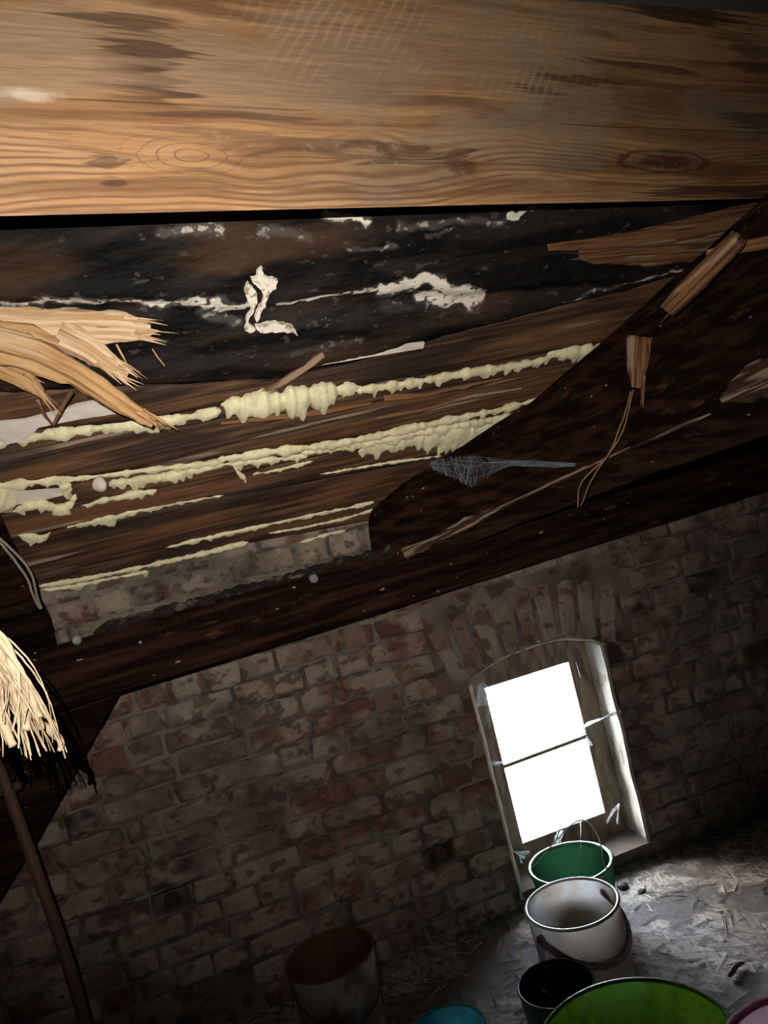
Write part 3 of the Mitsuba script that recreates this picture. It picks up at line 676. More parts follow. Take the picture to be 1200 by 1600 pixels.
# left rafter
p_a, p_b = on_roof(-40, 720, 0.03), on_roof(92, 985, 0.03)
rd = unit(p_b - p_a); sx = unit(np.cross(rd, ROOF_N)); sx = sx if sx[0] < 0 else -sx
c0, c1 = p_a - rd * 0.9, p_b + rd * 0.30
put('rafter', timber([[c, c + ROOF_N * 0.12, c + sx * 0.14 + ROOF_N * 0.12, c + sx * 0.14] for c in (c0, c1)], per=4, step=0.03, amp=0.006, seed=31), 'mat_beam', smooth=40,
    label='dark rafter at the left edge with wires hanging on it', cat='beam')
# diagonal brace below the plate at the left
def brace_pt(x, y): return plane_hit(x, y, [0.05, 1, 0], [0, 2.42, 0])
q0, q1, q2 = brace_pt(205, 1050), brace_pt(58, 1312), brace_pt(-60, 1500)
st = []
for q in (q0, q1, q2):
    st.append([q, q + [-0.33, 0.0, 0.06], q + [-0.33, 0.12, 0.06], q + [0, 0.12, 0]])
put('brace', timber(st, per=4, step=0.03, amp=0.006, seed=41), 'mat_beam', smooth=40, label='black diagonal brace below the plate at the left of the brick wall', cat='beam')

# ------------------------------------------------------------------ foam beads squeezed out between the boards
def foam(pts, seed, off=0.006, drip=1.0, h=0.5, fq=55.0):
    """pts: (x, y, width in pixels) along the bead"""
    P = []
    for x, y, w in pts:
        a = on_roof(x, y, off); P.append([*a, w / FOC * np.linalg.norm(a - EYE)])
    pw = resample(np.array(P), 0.005); p, w = pw[:, :3], pw[:, 3]
    t, b, n = frames(p, ROOF_N)
    dn = np.sign((b @ RS)); b = -b * dn[:, None]               # b points down the slope
    k = np.arange(len(p)) * 0.005
    f1 = lambda s, fq_: meshkit.fbm(np.stack([k * fq_, k * 0 + s, k * 0 + seed], 1), 3, seed)
    ends = np.clip(np.minimum(np.arange(len(p)) + 1, len(p) - np.arange(len(p))) / 4.0, 0.1, 1)
    body = np.clip(0.22 + 1.5 * f1(1, 34), 0.25, 1.6) * ends
    drop = np.clip(f1(4, 46) - 0.50, 0, 1) * 7.5 * drip * ends
    ang = np.arange(12) * 2 * np.pi / 12
    ring = []
    for a in ang:
        ca, sa = math.cos(a), math.sin(a)
        base = p + b * (w / 2 * ca * body)[:, None] + n * (np.maximum(w, 0.012) * h * (sa * 0.8 + 0.1) * body)[:, None]
        if ca > 0.3: base = base + b * (w * 0.55 * drop * (ca - 0.3))[:, None]
        r = 0.0055 * (meshkit.fbm(base * fq * 2.4, 3, seed + 2) - 0.5) + 0.006 * (meshkit.fbm(base * fq, 2, seed + 4) - 0.5)
        ring.append(base + (b * ca + n * sa) * r[:, None])
    return loft(np.stack(ring, 1))
FG = 'beads of set expanding foam between the roof boards'
def bead(pts, seed, label, **kw): return put('foam_bead', foam(pts, seed, **kw), 'mat_foam', smooth=50, label=label, cat='foam bead', group=FG)
bead([(-120, 708, 16), (0, 690, 18), (120, 672, 18), (240, 660, 17), (345, 642, 18)], 1, 'smooth pale foam bead below the white plaster scrap and the long bright splinter', off=0.010, drip=0.5)
bead([(345, 632, 26), (380, 632, 36), (420, 628, 42), (470, 620, 36), (530, 608, 26), (560, 604, 20)], 2, 'thick lumpy foam bead, the widest, under the black rotten timber', off=0.016, drip=0.8)
bead([(555, 610, 15), (640, 598, 15), (720, 584, 14), (780, 575, 13), (860, 560, 13)], 3, 'foam bead with small hanging beads along the topmost joint', off=0.010, drip=0.8)
bead([(855, 553, 12), (900, 548, 20), (940, 544, 16)], 4, 'ragged foam tuft at the right end of the topmost joint', off=0.010)
bead([(-60, 765, 14), (0, 758, 16), (60, 752, 14), (150, 744, 9), (240, 733, 9), (345, 722, 10)], 5, 'pale foam bead above the drips and lumps at the left edge', off=0.006)
bead([(340, 718, 14), (420, 706, 13), (520, 694, 13), (600, 678, 13), (700, 656, 13), (780, 640, 12), (850, 622, 11), (905, 595, 10)], 6, 'long foam bead that rises in a curve to the slanting hewn timber', off=0.010, drip=0.5)
bead([(170, 756, 13), (230, 748, 15), (262, 744, 13), (330, 728, 9), (400, 720, 9), (480, 712, 8)], 7, 'foam bead with a thin hooked drip in the second joint', off=0.002, drip=1.4)
bead([(470, 708, 10), (560, 695, 11), (640, 679, 14), (720, 664, 12), (800, 650, 13), (850, 638, 20), (858, 632, 18)], 8, 'foam bead ending in a rounded knob beside the hewn timber', off=0.006, drip=0.8)
bead([(560, 705, 16), (640, 690, 28), (700, 683, 44), (735, 680, 34), (780, 664, 14)], 9, 'wide smeared foam patch above the blue grey cobweb', off=0.002, h=0.22, drip=0.6)
bead([(-20, 775, 30), (10, 785, 34), (18, 800, 18)], 10, 'foam lump dripping at the left picture edge', off=0.016, drip=1.0)
bead([(20, 800, 10), (50, 788, 16), (75, 790, 20), (95, 796, 22), (112, 786, 12), (118, 772, 8)], 11, 'looped foam lump with two prongs at the left', off=0.018, drip=0.9)
bead([(100, 752, 18), (104, 768, 11), (106, 780, 7)], 12, 'foam finger hanging into the looped lump', off=0.018, drip=0.3)
bead([(127, 790, 5), (170, 780, 8), (205, 773, 11), (245, 766, 7)], 13, 'short foam bead with a jagged lower edge below the brown foam blob', off=0.008, drip=1.3)
bead([(105, 824, 3), (160, 812, 9), (185, 807, 13), (208, 800, 7), (268, 788, 4), (350, 774, 3)], 14, 'thin foam bead with a flat smear in the third joint', off=0.006, drip=1.0, h=0.3)
bead([(28, 836, 4), (45, 840, 14), (62, 842, 22), (72, 838, 14), (78, 832, 5)], 15, 'three cornered foam smear beside the left rafter', off=0.006, h=0.3, drip=0.8)
bead([(258, 856, 4), (300, 845, 7), (380, 828, 6), (480, 806, 6), (560, 790, 7), (584, 784, 9)], 16, 'narrow foam bead in the joint just above the lowest one', off=0.008, drip=0.7)
bead([(420, 833, 3), (470, 825, 4), (540, 810, 5), (585, 796, 5)], 17, 'short thin foam bead left of the foot of the hewn timber', off=0.010, drip=0.6)
bead([(60, 916, 7), (130, 905, 8), (200, 890, 7), (270, 875, 9), (330, 862, 9), (388, 847, 8)], 18, 'lowest long foam bead over the row of bricks', off=0.012, drip=0.9)
bead([(65, 922, 6), (110, 917, 10), (160, 906, 5), (215, 896, 6), (232, 893, 12)], 19, 'foam bead with a hooked drip right under the lowest long bead', off=0.014, drip=1.2)
bead([(600, 781, 4), (612, 777, 6), (616, 786, 6), (617, 795, 5)], 20, 'small foam drip hanging by the foot of the hewn timber', off=0.015, drip=0.3)
bead([(468, 848, 4), (500, 838, 6), (540, 828, 5)], 21, 'crumbs of foam above the row of bricks', off=0.012, drip=1.6)
bead([(965, 514, 6), (990, 516, 8), (1012, 513, 9)], 22, 'small foam scrap on top of the hanging wood block', off=0.06, drip=0.6)
bead([(500, 741, 3), (560, 731, 4), (600, 724, 4), (690, 712, 3)], 23, 'faint foam line in the middle of the brown boards', off=0.008, h=0.4)
bead([(395, 741, 5), (440, 733, 6), (490, 720, 4)], 24, 'pale foam smear below the long curved bead', off=0.004, h=0.25)
# a shred of foam on a string
p = [on_roof(367, 727, .02), on_roof(372, 738, .03), on_roof(380, 746, .03), on_roof(384, 756, .03)]
put('foam_scrap', tube(smooth_path(np.array(p), 16), 0.001 + 0.011 * np.clip(meshkit.fbm(np.linspace(0, 5, 16)[:, None] * [1, 0, 0], 3, 4), 0, 1) * np.sin(np.linspace(0.15, 3.0, 16)), 7), 'mat_foam', smooth=50, label='shred of foam dangling before the brown boards', cat='foam scrap')
put('foam_scrap', lump(on_roof(156, 757, 0.03), (0.020, 0.016, 0.024), 3, 0.25), 'mat_gypsum', smooth=50, label='pinkish brown blob hanging among the foam beads', cat='foam scrap')

# ------------------------------------------------------------------ plaster scraps
def scrap(outline, off, th, seed, jag=0.0):
    from shapely.geometry import Polygon
    pts = np.array([on_roof(x, y, off) for x, y in outline])
    if jag:
        pts = resample(np.vstack([pts, pts[:1]]), 0.004)[:-1]
        pts = pts + jag * (meshkit.fbm(pts * 90, 3, seed)[:, None] - 0.5) * RS + jag * (meshkit.fbm(pts * 90 + 7, 3, seed)[:, None] - 0.5) * RX
    o = pts.mean(0)
    e1 = RX; e2 = RS
    P = np.stack([(pts - o) @ e1, (pts - o) @ e2], 1)
    tm = trimesh.creation.extrude_polygon(Polygon(P).buffer(0), th)
    v, f = trimesh.remesh.subdivide_to_size(tm.vertices, tm.faces, 0.02)
    z = v[:, 2] + 0.004 * (meshkit.fbm(v * 40, 3, seed) - 0.5)
    v = o + v[:, :1] * e1 + v[:, 1:2] * e2 + z[:, None] * ROOF_N
    t = trimesh.Trimesh(v, f)
    if t.volume < 0: t.invert()
    return np.array(t.vertices), np.array(t.faces)
scene['mat_crust'] = princ(lambda p, n, uv: mix((0.80, 0.74, 0.64), (0.34, 0.27, 0.20), smoothstep(0.52, 0.70, fbm(p.x * 70.0, p.y * 70.0, p.z * 70.0, 4))), 0.9, 0.2, BRB, 0.003)
for k, o in enumerate(([(386, 437), (392, 445), (398, 452), (400, 462), (401, 470), (395, 482), (389, 492), (384, 502), (392, 507), (398, 511), (388, 516), (380, 511), (384, 495), (389, 486), (392, 476), (385, 466), (382, 452)],
                       [(390, 432), (398, 430), (402, 418), (409, 414), (409, 428), (420, 431), (431, 434), (429, 446), (418, 455), (414, 466), (411, 478), (405, 486), (402, 498), (397, 500), (398, 489), (403, 478), (408, 466), (409, 456), (405, 446), (397, 440)],
                       [(398, 508), (410, 503), (425, 500), (445, 503), (458, 509), (462, 520), (456, 516), (440, 514), (420, 515), (404, 515)])):
    put('mould_crust', scrap(o, 0.034, 0.016, 20 + k, jag=0.012), 'mat_crust', 'rotten_timber', label=('white crust left of the black crack', 'white crust right of the black crack', 'buff crust below the black crack')[k])
put('plaster_scrap', scrap([(-60, 672), (0, 656), (40, 652), (90, 640), (120, 630), (165, 620), (185, 628), (183, 642), (120, 652), (60, 664), (40, 684), (0, 692), (-60, 700)], 0.012, 0.012, 3), 'mat_gypsum',
    label='white plaster scrap above the topmost foam bead at the left', cat='plaster scrap')
put('plaster_scrap', scrap([(443, 566), (500, 556), (560, 545), (630, 535), (662, 533), (660, 542), (600, 552), (540, 562), (500, 568), (450, 576)], 0.014, 0.008, 5), 'mat_gypsum',
    label='thin pale plaster strip below the black timber, crossed by a grey splinter', cat='plaster scrap')
put('plaster_scrap', scrap([(0, 762), (40, 766), (96, 762), (98, 772), (50, 784), (14, 788)], 0.006, 0.006, 6), 'mat_gypsum', label='bluish white plaster scrap behind the foam loops at the left', cat='plaster scrap')

# ------------------------------------------------------------------ splinters
def rp(*pts): return np.array([on_roof(x, y, o) for x, y, o in pts])
def wpx(p, w): return w / FOC * np.linalg.norm(np.asarray(p) - EYE, axis=1)
VIEW = -FW
def splinter(name, pts, w, th, mat, label, seed, cat='splinter', face=None, group=None, fibres=0, rag=0.25):
    P = pts if isinstance(pts, np.ndarray) else rp(*pts)
    ms = [sliver(P, wpx(P, np.asarray(w, float)), th, VIEW if face is None else face, seed, rag=rag, want_uv=True)]
    tipw = max(0.006, wpx(P, np.asarray(w, float))[-2] * 0.35); across = unit(np.cross(P[-1] - P[-2], VIEW))
    r = np.random.default_rng(seed)
    d = unit(P[-1] - P[-2])
    for _ in range(fibres):
        s = P[-1] - d * r.uniform(0.02, 0.08) + across * r.uniform(-1, 1) * tipw + VIEW * r.uniform(0, 0.008); e = s + d * r.uniform(0.03, 0.10) + across * r.normal(0, 0.008) + r.normal(0, 0.004, 3)
        ms.append(sliver(np.array([s, (s + e) / 2 + r.normal(0, 0.002, 3), e]), np.array([0.010, 0.006, 0.001]) * r.uniform(0.35, 1.2), 0.004, VIEW, seed + 1 + len(ms), rag=0.1, want_uv=True))
    v, f = cat_([m[:2] for m in ms])
    return put(name, (v, f), mat, smooth=True, uv=np.vstack([m[2] for m in ms]), label=label, cat=cat, group=group)
SG = 'splintered wood at the left'
splinter('splinter', [(-120, 500, .04), (0, 507, .04), (60, 512, .05), (130, 510, .05), (190, 512, .05), (235, 517, .06)], [46, 50, 54, 52, 44, 20], 0.012, 'mat_tear', 'broad pale torn board end with frayed fibres at the left below the black timber', 61, fibres=16, group=SG)
splinter('splinter', [(-120, 515, .12), (0, 540, .15), (60, 556, .17), (120, 585, .21), (180, 625, .25), (240, 662, .28)], [40, 58, 54, 38, 30, 16], 0.012, 'mat_split', 'long bright splinter pointing down across the foam at the left', 62, fibres=11, group=SG)
splinter('splinter', [(90, 520, .08), (140, 545, .11), (175, 570, .14), (200, 586, .16)], [38, 40, 28, 14], 0.010, 'mat_tear', 'short splinter with a broken dark tip above the long bright splinter', 63, fibres=11, group=SG)
splinter('splinter', [(-100, 560, .09), (0, 575, .10), (40, 592, .12), (60, 610, .13), (72, 625, .14)], [24, 30, 28, 16, 5], 0.010, 'mat_split', 'stubby yellowish splinter under the long bright one at the left edge', 64, fibres=8, group=SG)
splinter('splinter', [(-80, 505, .08), (0, 515, .09), (50, 518, .095), (92, 535, .10)], [26, 24, 20, 8], 0.008, 'mat_split', 'curled splinter lying on the long bright one at the left edge', 67, fibres=2, group=SG)
splinter('splinter', [(58, 625, .16), (70, 650, .15), (80, 662, .14)], [5, 4, 3], 0.003, 'mat_oldsplit', 'thin dark twig, left half of a small v, before the white plaster scrap', 65, group=SG)
splinter('splinter', [(112, 612, .16), (98, 635, .15), (83, 664, .14)], [7, 6, 3], 0.003, 'mat_oldsplit', 'thin dark twig, right half of a small v, before the white plaster scrap', 66, group=SG)
splinter('splinter', [(182, 538, .10), (190, 553, .12), (198, 568, .13)], [3, 3, 1.5], 0.002, 'mat_split', 'straw thin fibre below the torn board end', 68, group=SG)
splinter('splinter', [(238, 545, .08), (246, 558, .10), (258, 572, .11)], [2, 2, 1.2], 0.002, 'mat_split', 'single hair thin fibre at the tip of the torn board end', 69, group=SG)
splinter('splinter', [(505, 553, .03), (470, 578, .03), (440, 598, .03), (420, 612, .03)], [12, 13, 11, 7], 0.006, 'mat_oldsplit', 'grey brown splinter slanting across the thin plaster strip', 70, fibres=2)
# torn board at the right
splinter('torn_board', [(1330, 300, .07), (1180, 342, .06), (1080, 360, .06), (1000, 372, .06), (930, 380, .06), (856, 387, .06)], [60, 44, 34, 22, 14, 9], 0.016, 'mat_oldsplit', 'torn brown board with a pale pointed end under the beam at the right', 71, cat='torn board', rag=0.15)
splinter('torn_board', [(1330, 355, .05), (1180, 375, .045), (1080, 385, .045), (1000, 392, .045), (930, 398, .045), (905, 398, .04)], [34, 34, 42, 40, 26, 14], 0.014, 'mat_oldsplit', 'splintered brown board with a hole, below the torn board with the pale end', 72, cat='torn board', fibres=5, rag=0.2)
splinter('lath', np.array([at(1330, 346, 1.50), at(1200, 378, 1.60), at(1104, 397, 1.70)]), [16, 15, 11], 0.012, 'mat_oldsplit', 'pale edge lath at the right edge, above the hanging wood strip', 74, cat='lath', rag=0.1)
H0, H1 = at(1142, 384, 1.58), at(1042, 486, 1.76)
splinter('wood_strip', np.array([H0 + (H0 - H1) * 0.1, (H0 * 2 + H1) / 3, (H0 + H1 * 2) / 3, H1]), [25, 27, 27, 24], 0.022, 'mat_oldsplit', 'broken wood strip hanging slantwise in front of the hewn timber at the right', 73, cat='wood strip', rag=0.12, fibres=3)
# pale splits on the brown boards, pale strips painting the highlight along the hewn timber edge
splinter('splinter', [(600, 622, .016), (660, 617, .016), (720, 605, .016), (785, 591, .012)], [10, 9, 7, 3], 0.004, 'mat_oldsplit', 'thin pale split below the foam bead of small hanging beads', 81)
splinter('splinter', [(590, 654, .012), (660, 641, .014), (740, 619, .014), (815, 607, .012)], [5, 5, 5, 3], 0.004, 'mat_oldsplit', 'narrow pale split just above the long curved foam bead', 82)
splinter('splinter', [(345, 662, .016), (430, 652, .018), (500, 645, .018), (580, 630, .014)], [4, 8, 8, 3], 0.004, 'mat_oldsplit', 'pale split below the widest foam bead', 83)
def hewn_edge(xs, off, up=0.0): return np.array([at(x, np.interp(x, HX, MIDY) + up, np.interp(x, HX, DEP) - off) for x in xs])
scene['mat_lit_torn_wood'] = princ(lambda p, n, uv: mix((0.26, 0.19, 0.13), (0.04, 0.02, 0.012), smoothstep(0.32, 0.56, fbm(uv.x * 12.0, uv.y * 160.0, 2.0, 4))), 0.85, 0.2)  # pale fibre for the torn patch and the painted edge highlight
def hewn_part(xs, w, off, up, seed, label):
    P = hewn_edge(xs, off, up); v, f, uv = sliver(P, wpx(P, np.asarray(w, float)), 0.012, VIEW, seed, rag=0.6, want_uv=True)
    put('lit_torn_edge', (v, f), 'mat_lit_torn_wood', 'hewn_timber', smooth=True, uv=uv, label=label)
hewn_part([632, 680, 730, 780, 860, 930, 985], [22, 12, 17, 6, 4, 4, 2], 0.012, -4, 91, 'ragged pale strip painted as the highlight on the lower edge')
hewn_part([1128, 1160, 1190, 1240, 1330], [10, 40, 52, 40, 30], 0.010, -18, 92, 'pale torn patch')
hewn_part([990, 1040, 1080, 1110], [3, 5, 4, 2], 0.010, -2, 93, 'ragged pale strip painted as the highlight on the lower edge')
# wood block over the hewn timber, with a loop of twine
HB = at(1000, 530, 2.02)
K0, K1 = at(998, 528, 1.98), at(996, 606, 1.95)
splinter('wood_block', np.array([K0, K0 * .5 + K1 * .5, K1]), [34, 30, 17], 0.014, 'mat_oldsplit', 'small frayed wood block hanging over the hewn timber', 75, cat='wood block', fibres=4)
def twine_path(px, dep): return smooth_path(np.array([at(x, y, d) for (x, y), d in zip(px, dep)]), 60)
t1 = twine_path([(985, 612), (975, 650), (960, 690), (945, 718), (918, 742), (905, 765), (903, 792)], [1.93, 1.90, 1.90, 1.93, 1.95, 2.0, 2.02])
t2 = twine_path([(987, 610), (978, 650), (964, 688), (940, 722), (922, 750), (912, 775), (905, 790)], [1.94, 1.91, 1.91, 1.92, 1.95, 2.0, 2.02])
wob = lambda p, s: p + 0.004 * (np.stack([meshkit.fbm(p * 30 + s * 3.3 + k, 3, s) for k in range(3)], 1) - 0.5)
put('twine', cat_([tube(wob(t1, 1), 0.0021, 6), tube(wob(t2, 4) + [0.004, 0, 0], 0.0019, 6)]), 'mat_twine', smooth=True, label='loop of brown twine hanging from the small wood block', cat='twine')
# wires at the left rafter
w1 = twine_path([(-30, 822), (0, 848), (20, 872), (40, 900), (52, 930), (64, 952)], [1.95, 1.98, 2.0, 2.02, 2.05, 2.08])
w2 = twine_path([(-30, 815), (0, 842), (28, 868), (48, 895), (56, 925), (65, 950)], [1.95, 1.98, 2.0, 2.02, 2.05, 2.08])
put('wire_loop', cat_([tube(wob(w1, 2), 0.0036, 6), tube(wob(w2, 5), 0.0036, 6)]), 'mat_wire', smooth=True, label='pair of stiff wires hanging down over the left rafter', cat='wire')

# bolts and nails on the plate
def plate_pt(x, y, off=0.0): return plane_hit(x, y, [-PLATE_D[1], PLATE_D[0], 0], b0 - bs * off)
def round_head(p, n, r, th):
    a = np.arange(14) * 2 * np.pi / 14; n = unit(n); u = unit(np.cross(n, [0, 0, 1])); v = np.cross(n, u)
    R = lambda rad, h: p + n * h + rad * (np.cos(a)[:, None] * u + np.sin(a)[:, None] * v)
    return loft(np.stack([R(r, -0.01), R(r, th * 0.5), R(r * 0.8, th), R(r * 0.3, th * 1.15)]))
for x, y, r, l in ((490, 904, 0.014, 'round shiny washer on the plate above the brick wall'), (120, 1000, 0.013, 'dull round nail head near the left end of the plate')):
    put('washer', round_head(plate_pt(x, y, 0.004), -bs, r, 0.006), 'mat_nail', smooth=30, label=l, cat='washer')

# ------------------------------------------------------------------ frayed straw bundle and pole at the left
fr = []
r = np.random.default_rng(5)
for i in range(46):
    u = r.uniform(0, 1)
    top = at(-90 + 70 * u, 985 + 25 * r.uniform(-1, 1), 0.86 + 0.03 * r.uniform(-1, 1))
    if i < 30: tip = at(r.uniform(-20, 66), r.uniform(1120, 1182) , 0.80 + 0.03 * r.uniform(-1, 1))
    else: tip = at(r.uniform(30, 100), r.uniform(1150, 1195), 0.80 + 0.03 * r.uniform(-1, 1))
    mid = (top + tip) / 2 + RT * 0.012 * r.uniform(0.2, 1.8) + UP * 0.006
    path = smooth_path(np.array([top, mid + r.normal(0, 0.003, 3), tip + r.normal(0, 0.004, 3)]), 24)
    path = path + 0.003 * (np.stack([meshkit.fbm(path * 70 + i + k, 3, i) for k in range(3)], 1) - 0.5)
    fr.append(tube(path, np.linspace(1, 0.25, 24) * r.uniform(0.0012, 0.0042), 5))
for i, (x0, y0, x1, y1, w) in enumerate(((-40, 985, 20, 1165, .010), (-20, 1000, 62, 1120, .009), (-30, 1010, 40, 1140, .011), (-60, 1000, -5, 1175, .010), (-10, 1005, 66, 1140, .007), (30, 1120, 92, 1172, .006))):
    a, b = at(x0, y0, 0.86), at(x1, y1, 0.80)
    path = smooth_path(np.array([a, (a + b) / 2 + RT * 0.010 * (i % 3 - 0.3), b]), 30)
    path = path + 0.004 * (np.stack([meshkit.fbm(path * 50 + i + k, 3, i + 60) for k in range(3)], 1) - 0.5)
    fr.append(tube(path, np.linspace(1, 0.35, 30) * w * 1.35 * (0.8 + 0.5 * (meshkit.fbm(path * 90, 3, i) - 0.5)), 8))
put('frayed_bundle', cat_(fr), 'mat_fray', smooth=True, label='bright frayed bundle of fibres at the left edge', cat='fibre bundle')
pl = smooth_path(np.array([at(-8, 1190, 1.95), at(22, 1262, 1.92), at(60, 1370, 1.90), at(98, 1480, 1.88), at(142, 1640, 1.86)]), 40)
put('pole', tube(pl, 0.0140 + 0.0015 * (meshkit.fbm(pl * 7, 3, 3) - 0.5), 12), 'mat_pole', smooth=True, label='brown wooden pole leaning at the left in front of the brick wall', cat='pole')
cb = smooth_path(np.array([at(-60, 1262, 2.0), at(0, 1238, 2.0), at(32, 1226, 2.0)]), 12)
put('stick', tube(cb, 0.012, 8), 'mat_pole', smooth=True, label='short crosswise stick at the left behind the pole', cat='stick')

# ------------------------------------------------------------------ buckets
def pail_profile(r_top, r_bot, h, th=0.003, rim=0.006, base_fill=None):
    o = [(0.0, 0.0), (r_bot - 0.006, 0.0), (r_bot, 0.006)]
    o += [(r_bot + (r_top - r_bot) * k, h * k) for k in np.linspace(0.08, 1.0, 10)]
    i = [(r_bot + (r_top - r_bot) * k - th, h * k) for k in np.linspace(1.0, 0.06, 10)]
    return o, i + [(0.0, 0.012)]
def sheet(profile, n=64):
    pr = np.asarray(profile, float); a = np.arange(n + 1) * 2 * np.pi / n
    v = np.stack([pr[None, :, 0] * np.cos(a)[:, None], pr[None, :, 0] * np.sin(a)[:, None], np.broadcast_to(pr[None, :, 1], (n + 1, len(pr)))], -1)
    return v.reshape(-1, 3), quads(n + 1, len(pr), False)
def pail(label, cat, cx, cy, h, r_top, r_bot, mat, inside, rim_mat, rim_r, tilt=0.0, group='buckets on the attic floor'):
    k = thing('bucket', label, cat, group)
    o, i = pail_profile(r_top, r_bot, h)
    if inside is None:                                        # thin see-through plastic: one skin
        put('body', moved(sheet(o), (cx, cy, 0)), mat, k, smooth=35)
    outer = lathe(o + [(r + 0.0, z) for r, z in [(q[0] + 0.0012, q[1]) for q in i[:-1]]] + [(0.0, 0.010)])
    inner = lathe([(r, z) for r, z in i] + [(0.0, 0.0135)] + [(r + 0.0006 if r > 0.01 else r, z) for r, z in i[::-1][1:]])
    if inside is not None: put('body', moved(outer, (cx, cy, 0)), mat, k, smooth=35)
    if inside is not None: put('inside', moved(inner, (cx, cy, 0)), inside, k, smooth=35)
    a = np.arange(10) * 2 * np.pi / 10
    rim = lathe([(r_top - 0.001 + rim_r * math.cos(t), h + rim_r * 0.8 * math.sin(t)) for t in a])
    put('rim', moved(rim, (cx, cy, 0)), rim_mat, k, smooth=True)
    return k
G = on_floor(891, 1349, 0.24)
gk = pail('green bucket with a thick gleaming rim standing under the window', 'bucket', G[0], G[1], 0.24, 0.145, 0.112, 'mat_pail_green', None, 'mat_rim_pale', 0.0085)
hp = [np.array([G[0] - 0.125, G[1] + 0.065, 0.238]), at(878, 1303, 2.62), at(912, 1282, 2.60), at(936, 1312, 2.50), at(944, 1350, 2.42), np.array([G[0] + 0.115, G[1] - 0.085, 0.236])]
hd = smooth_path(np.array(hp), 50)
put('bail', tube(wob(hd, 3), 0.0022, 6), 'mat_web', gk, smooth=True, label='thin raised handle hung with cobweb')
Wb = on_floor(893, 1411, 0.30)
wk2 = pail('dirty white bucket with a dark brown handle in front of the green bucket', 'bucket', Wb[0], Wb[1], 0.30, 0.141, 0.130, 'mat_pail_white', None, 'mat_rim_metal', 0.006)
# its handle hangs round the front
ph = np.linspace(math.radians(-160), math.radians(22), 50)
hang = np.array([[Wb[0] + 0.147 * math.cos(a), Wb[1] + 0.147 * math.sin(a), 0.262 - 0.085 * math.sin((a - ph[0]) / (ph[-1] - ph[0]) * math.pi) ** 0.9] for a in ph])
rad = np.stack([np.cos(ph), np.sin(ph), ph * 0], 1)
put('bail', sliver(hang, np.full(50, 0.020), 0.008, rad[25], 4, rag=0.03, tip=False), 'mat_band', wk2, smooth=40, label='dark brown handle hanging round the front')
for a in (ph[0], ph[-1]):
    put('ear', round_head(np.array([Wb[0] + 0.151 * math.cos(a), Wb[1] + 0.151 * math.sin(a), 0.262]), (math.cos(a), math.sin(a), 0), 0.013, 0.004), 'mat_band', wk2, smooth=30)
B = on_floor(868, 1536, 0.24)
bk = pail('small black pail with a dark opening in front of the dirty white bucket', 'bucket', B[0], B[1], 0.24, 0.104, 0.092, 'mat_black', 'mat_black_inside', 'mat_black', 0.003)
put('paint_scrap', sliver(np.array([at(842, 1530, np.dot(B - EYE, FW) + 0.05) + [0, 0, -0.03], at(860, 1540, np.dot(B - EYE, FW) + 0.05) + [0, 0, -0.03]]), [0.010, 0.004], 0.003, (0, 0, 1), 3), 'mat_straw', bk, label='pale scrap sticking to the inside')
Rb = on_floor(515, 1491, 0.30)
rk = pail('rust stained white bucket with a brown opening in front of the brick wall', 'bucket', Rb[0], Rb[1], 0.30, 0.140, 0.115, 'mat_rusty', 'mat_rust', 'mat_rust', 0.004)
ph2 = np.linspace(math.radians(-170), math.radians(5), 50)
hang2 = np.array([[Rb[0] + 0.140 * math.cos(a), Rb[1] + 0.140 * math.sin(a), 0.262 - 0.115 * math.sin((a - ph2[0]) / (ph2[-1] - ph2[0]) * math.pi)] for a in ph2])
put('bail', tube(hang2, 0.0028, 6), 'mat_rust', rk, smooth=True, label='thin rusty wire handle')
L = on_floor(994, 1632, 0.30)
lk = pail('large lime green tub at the bottom edge', 'tub', L[0], L[1], 0.30, 0.225, 0.17, 'mat_lime', None, 'mat_lime_dark', 0.006)
Tq = on_floor(700, 1610, 0.26)
tk = pail('turquoise bucket at the bottom edge left of the black pail', 'bucket', Tq[0], Tq[1], 0.26, 0.098, 0.08, 'mat_turquoise', None, 'mat_rim_turquoise', 0.004)
Pk = on_floor(1290, 1655, 0.30)
pk = pail('pale pink tub in the bottom right corner', 'tub', Pk[0], Pk[1], 0.30, 0.20, 0.16, 'mat_pink', None, 'mat_pink', 0.010)

# ------------------------------------------------------------------ litter on the floor
r = np.random.default_rng(9)
st = []
for _ in range(640):
    x, y = r.uniform(0.2, 2.3), r.uniform(1.7, WALL_Y - 0.04)
    a = r.uniform(0, math.pi); Ln = r.uniform(0.02, 0.09)
    d = np.array([math.cos(a), math.sin(a), r.normal(0, 0.03)]) * Ln / 2
    if any(math.hypot(x - q[0], y - q[1]) < rad + Ln for q, rad in ((G, .12), (Wb, .125), (B, .1), (Rb, .12), (L, .18), (Tq, .09), (Pk, .17))): continue
    c = np.array([x, y, 0.003])
    w = np.cross(d, [0, 0, 1]); w = unit(w) * r.uniform(0.0006, 0.0022)
    rg = lambda e: np.array([e + w, e + [0, 0, 0.0012], e - w, e - [0, 0, 0.0012]])
    st.append(loft(np.stack([rg(c - d), rg(c + d)])))
put('straw_litter', cat_(st), 'mat_straw', kind='stuff', label='loose straw and wood strands scattered over the floor', cat='straw')
D = on_floor(1150, 1516, 0.012)
path = smooth_path(np.array([D + [-0.035, -0.01, 0], D + [-0.01, 0.0, 0.004], D + [0.015, 0.012, 0.004], D + [0.04, 0.012, 0]]), 16)
put('bark_piece', tube(path, np.array([.003, .006, .008, .008, .009, .009, .008, .008, .007, .008, .008, .007, .006, .006, .004, .002]), 8), 'mat_pole', smooth=50, label='crooked dark brown piece of bark on the bright floor at the right', cat='bark')
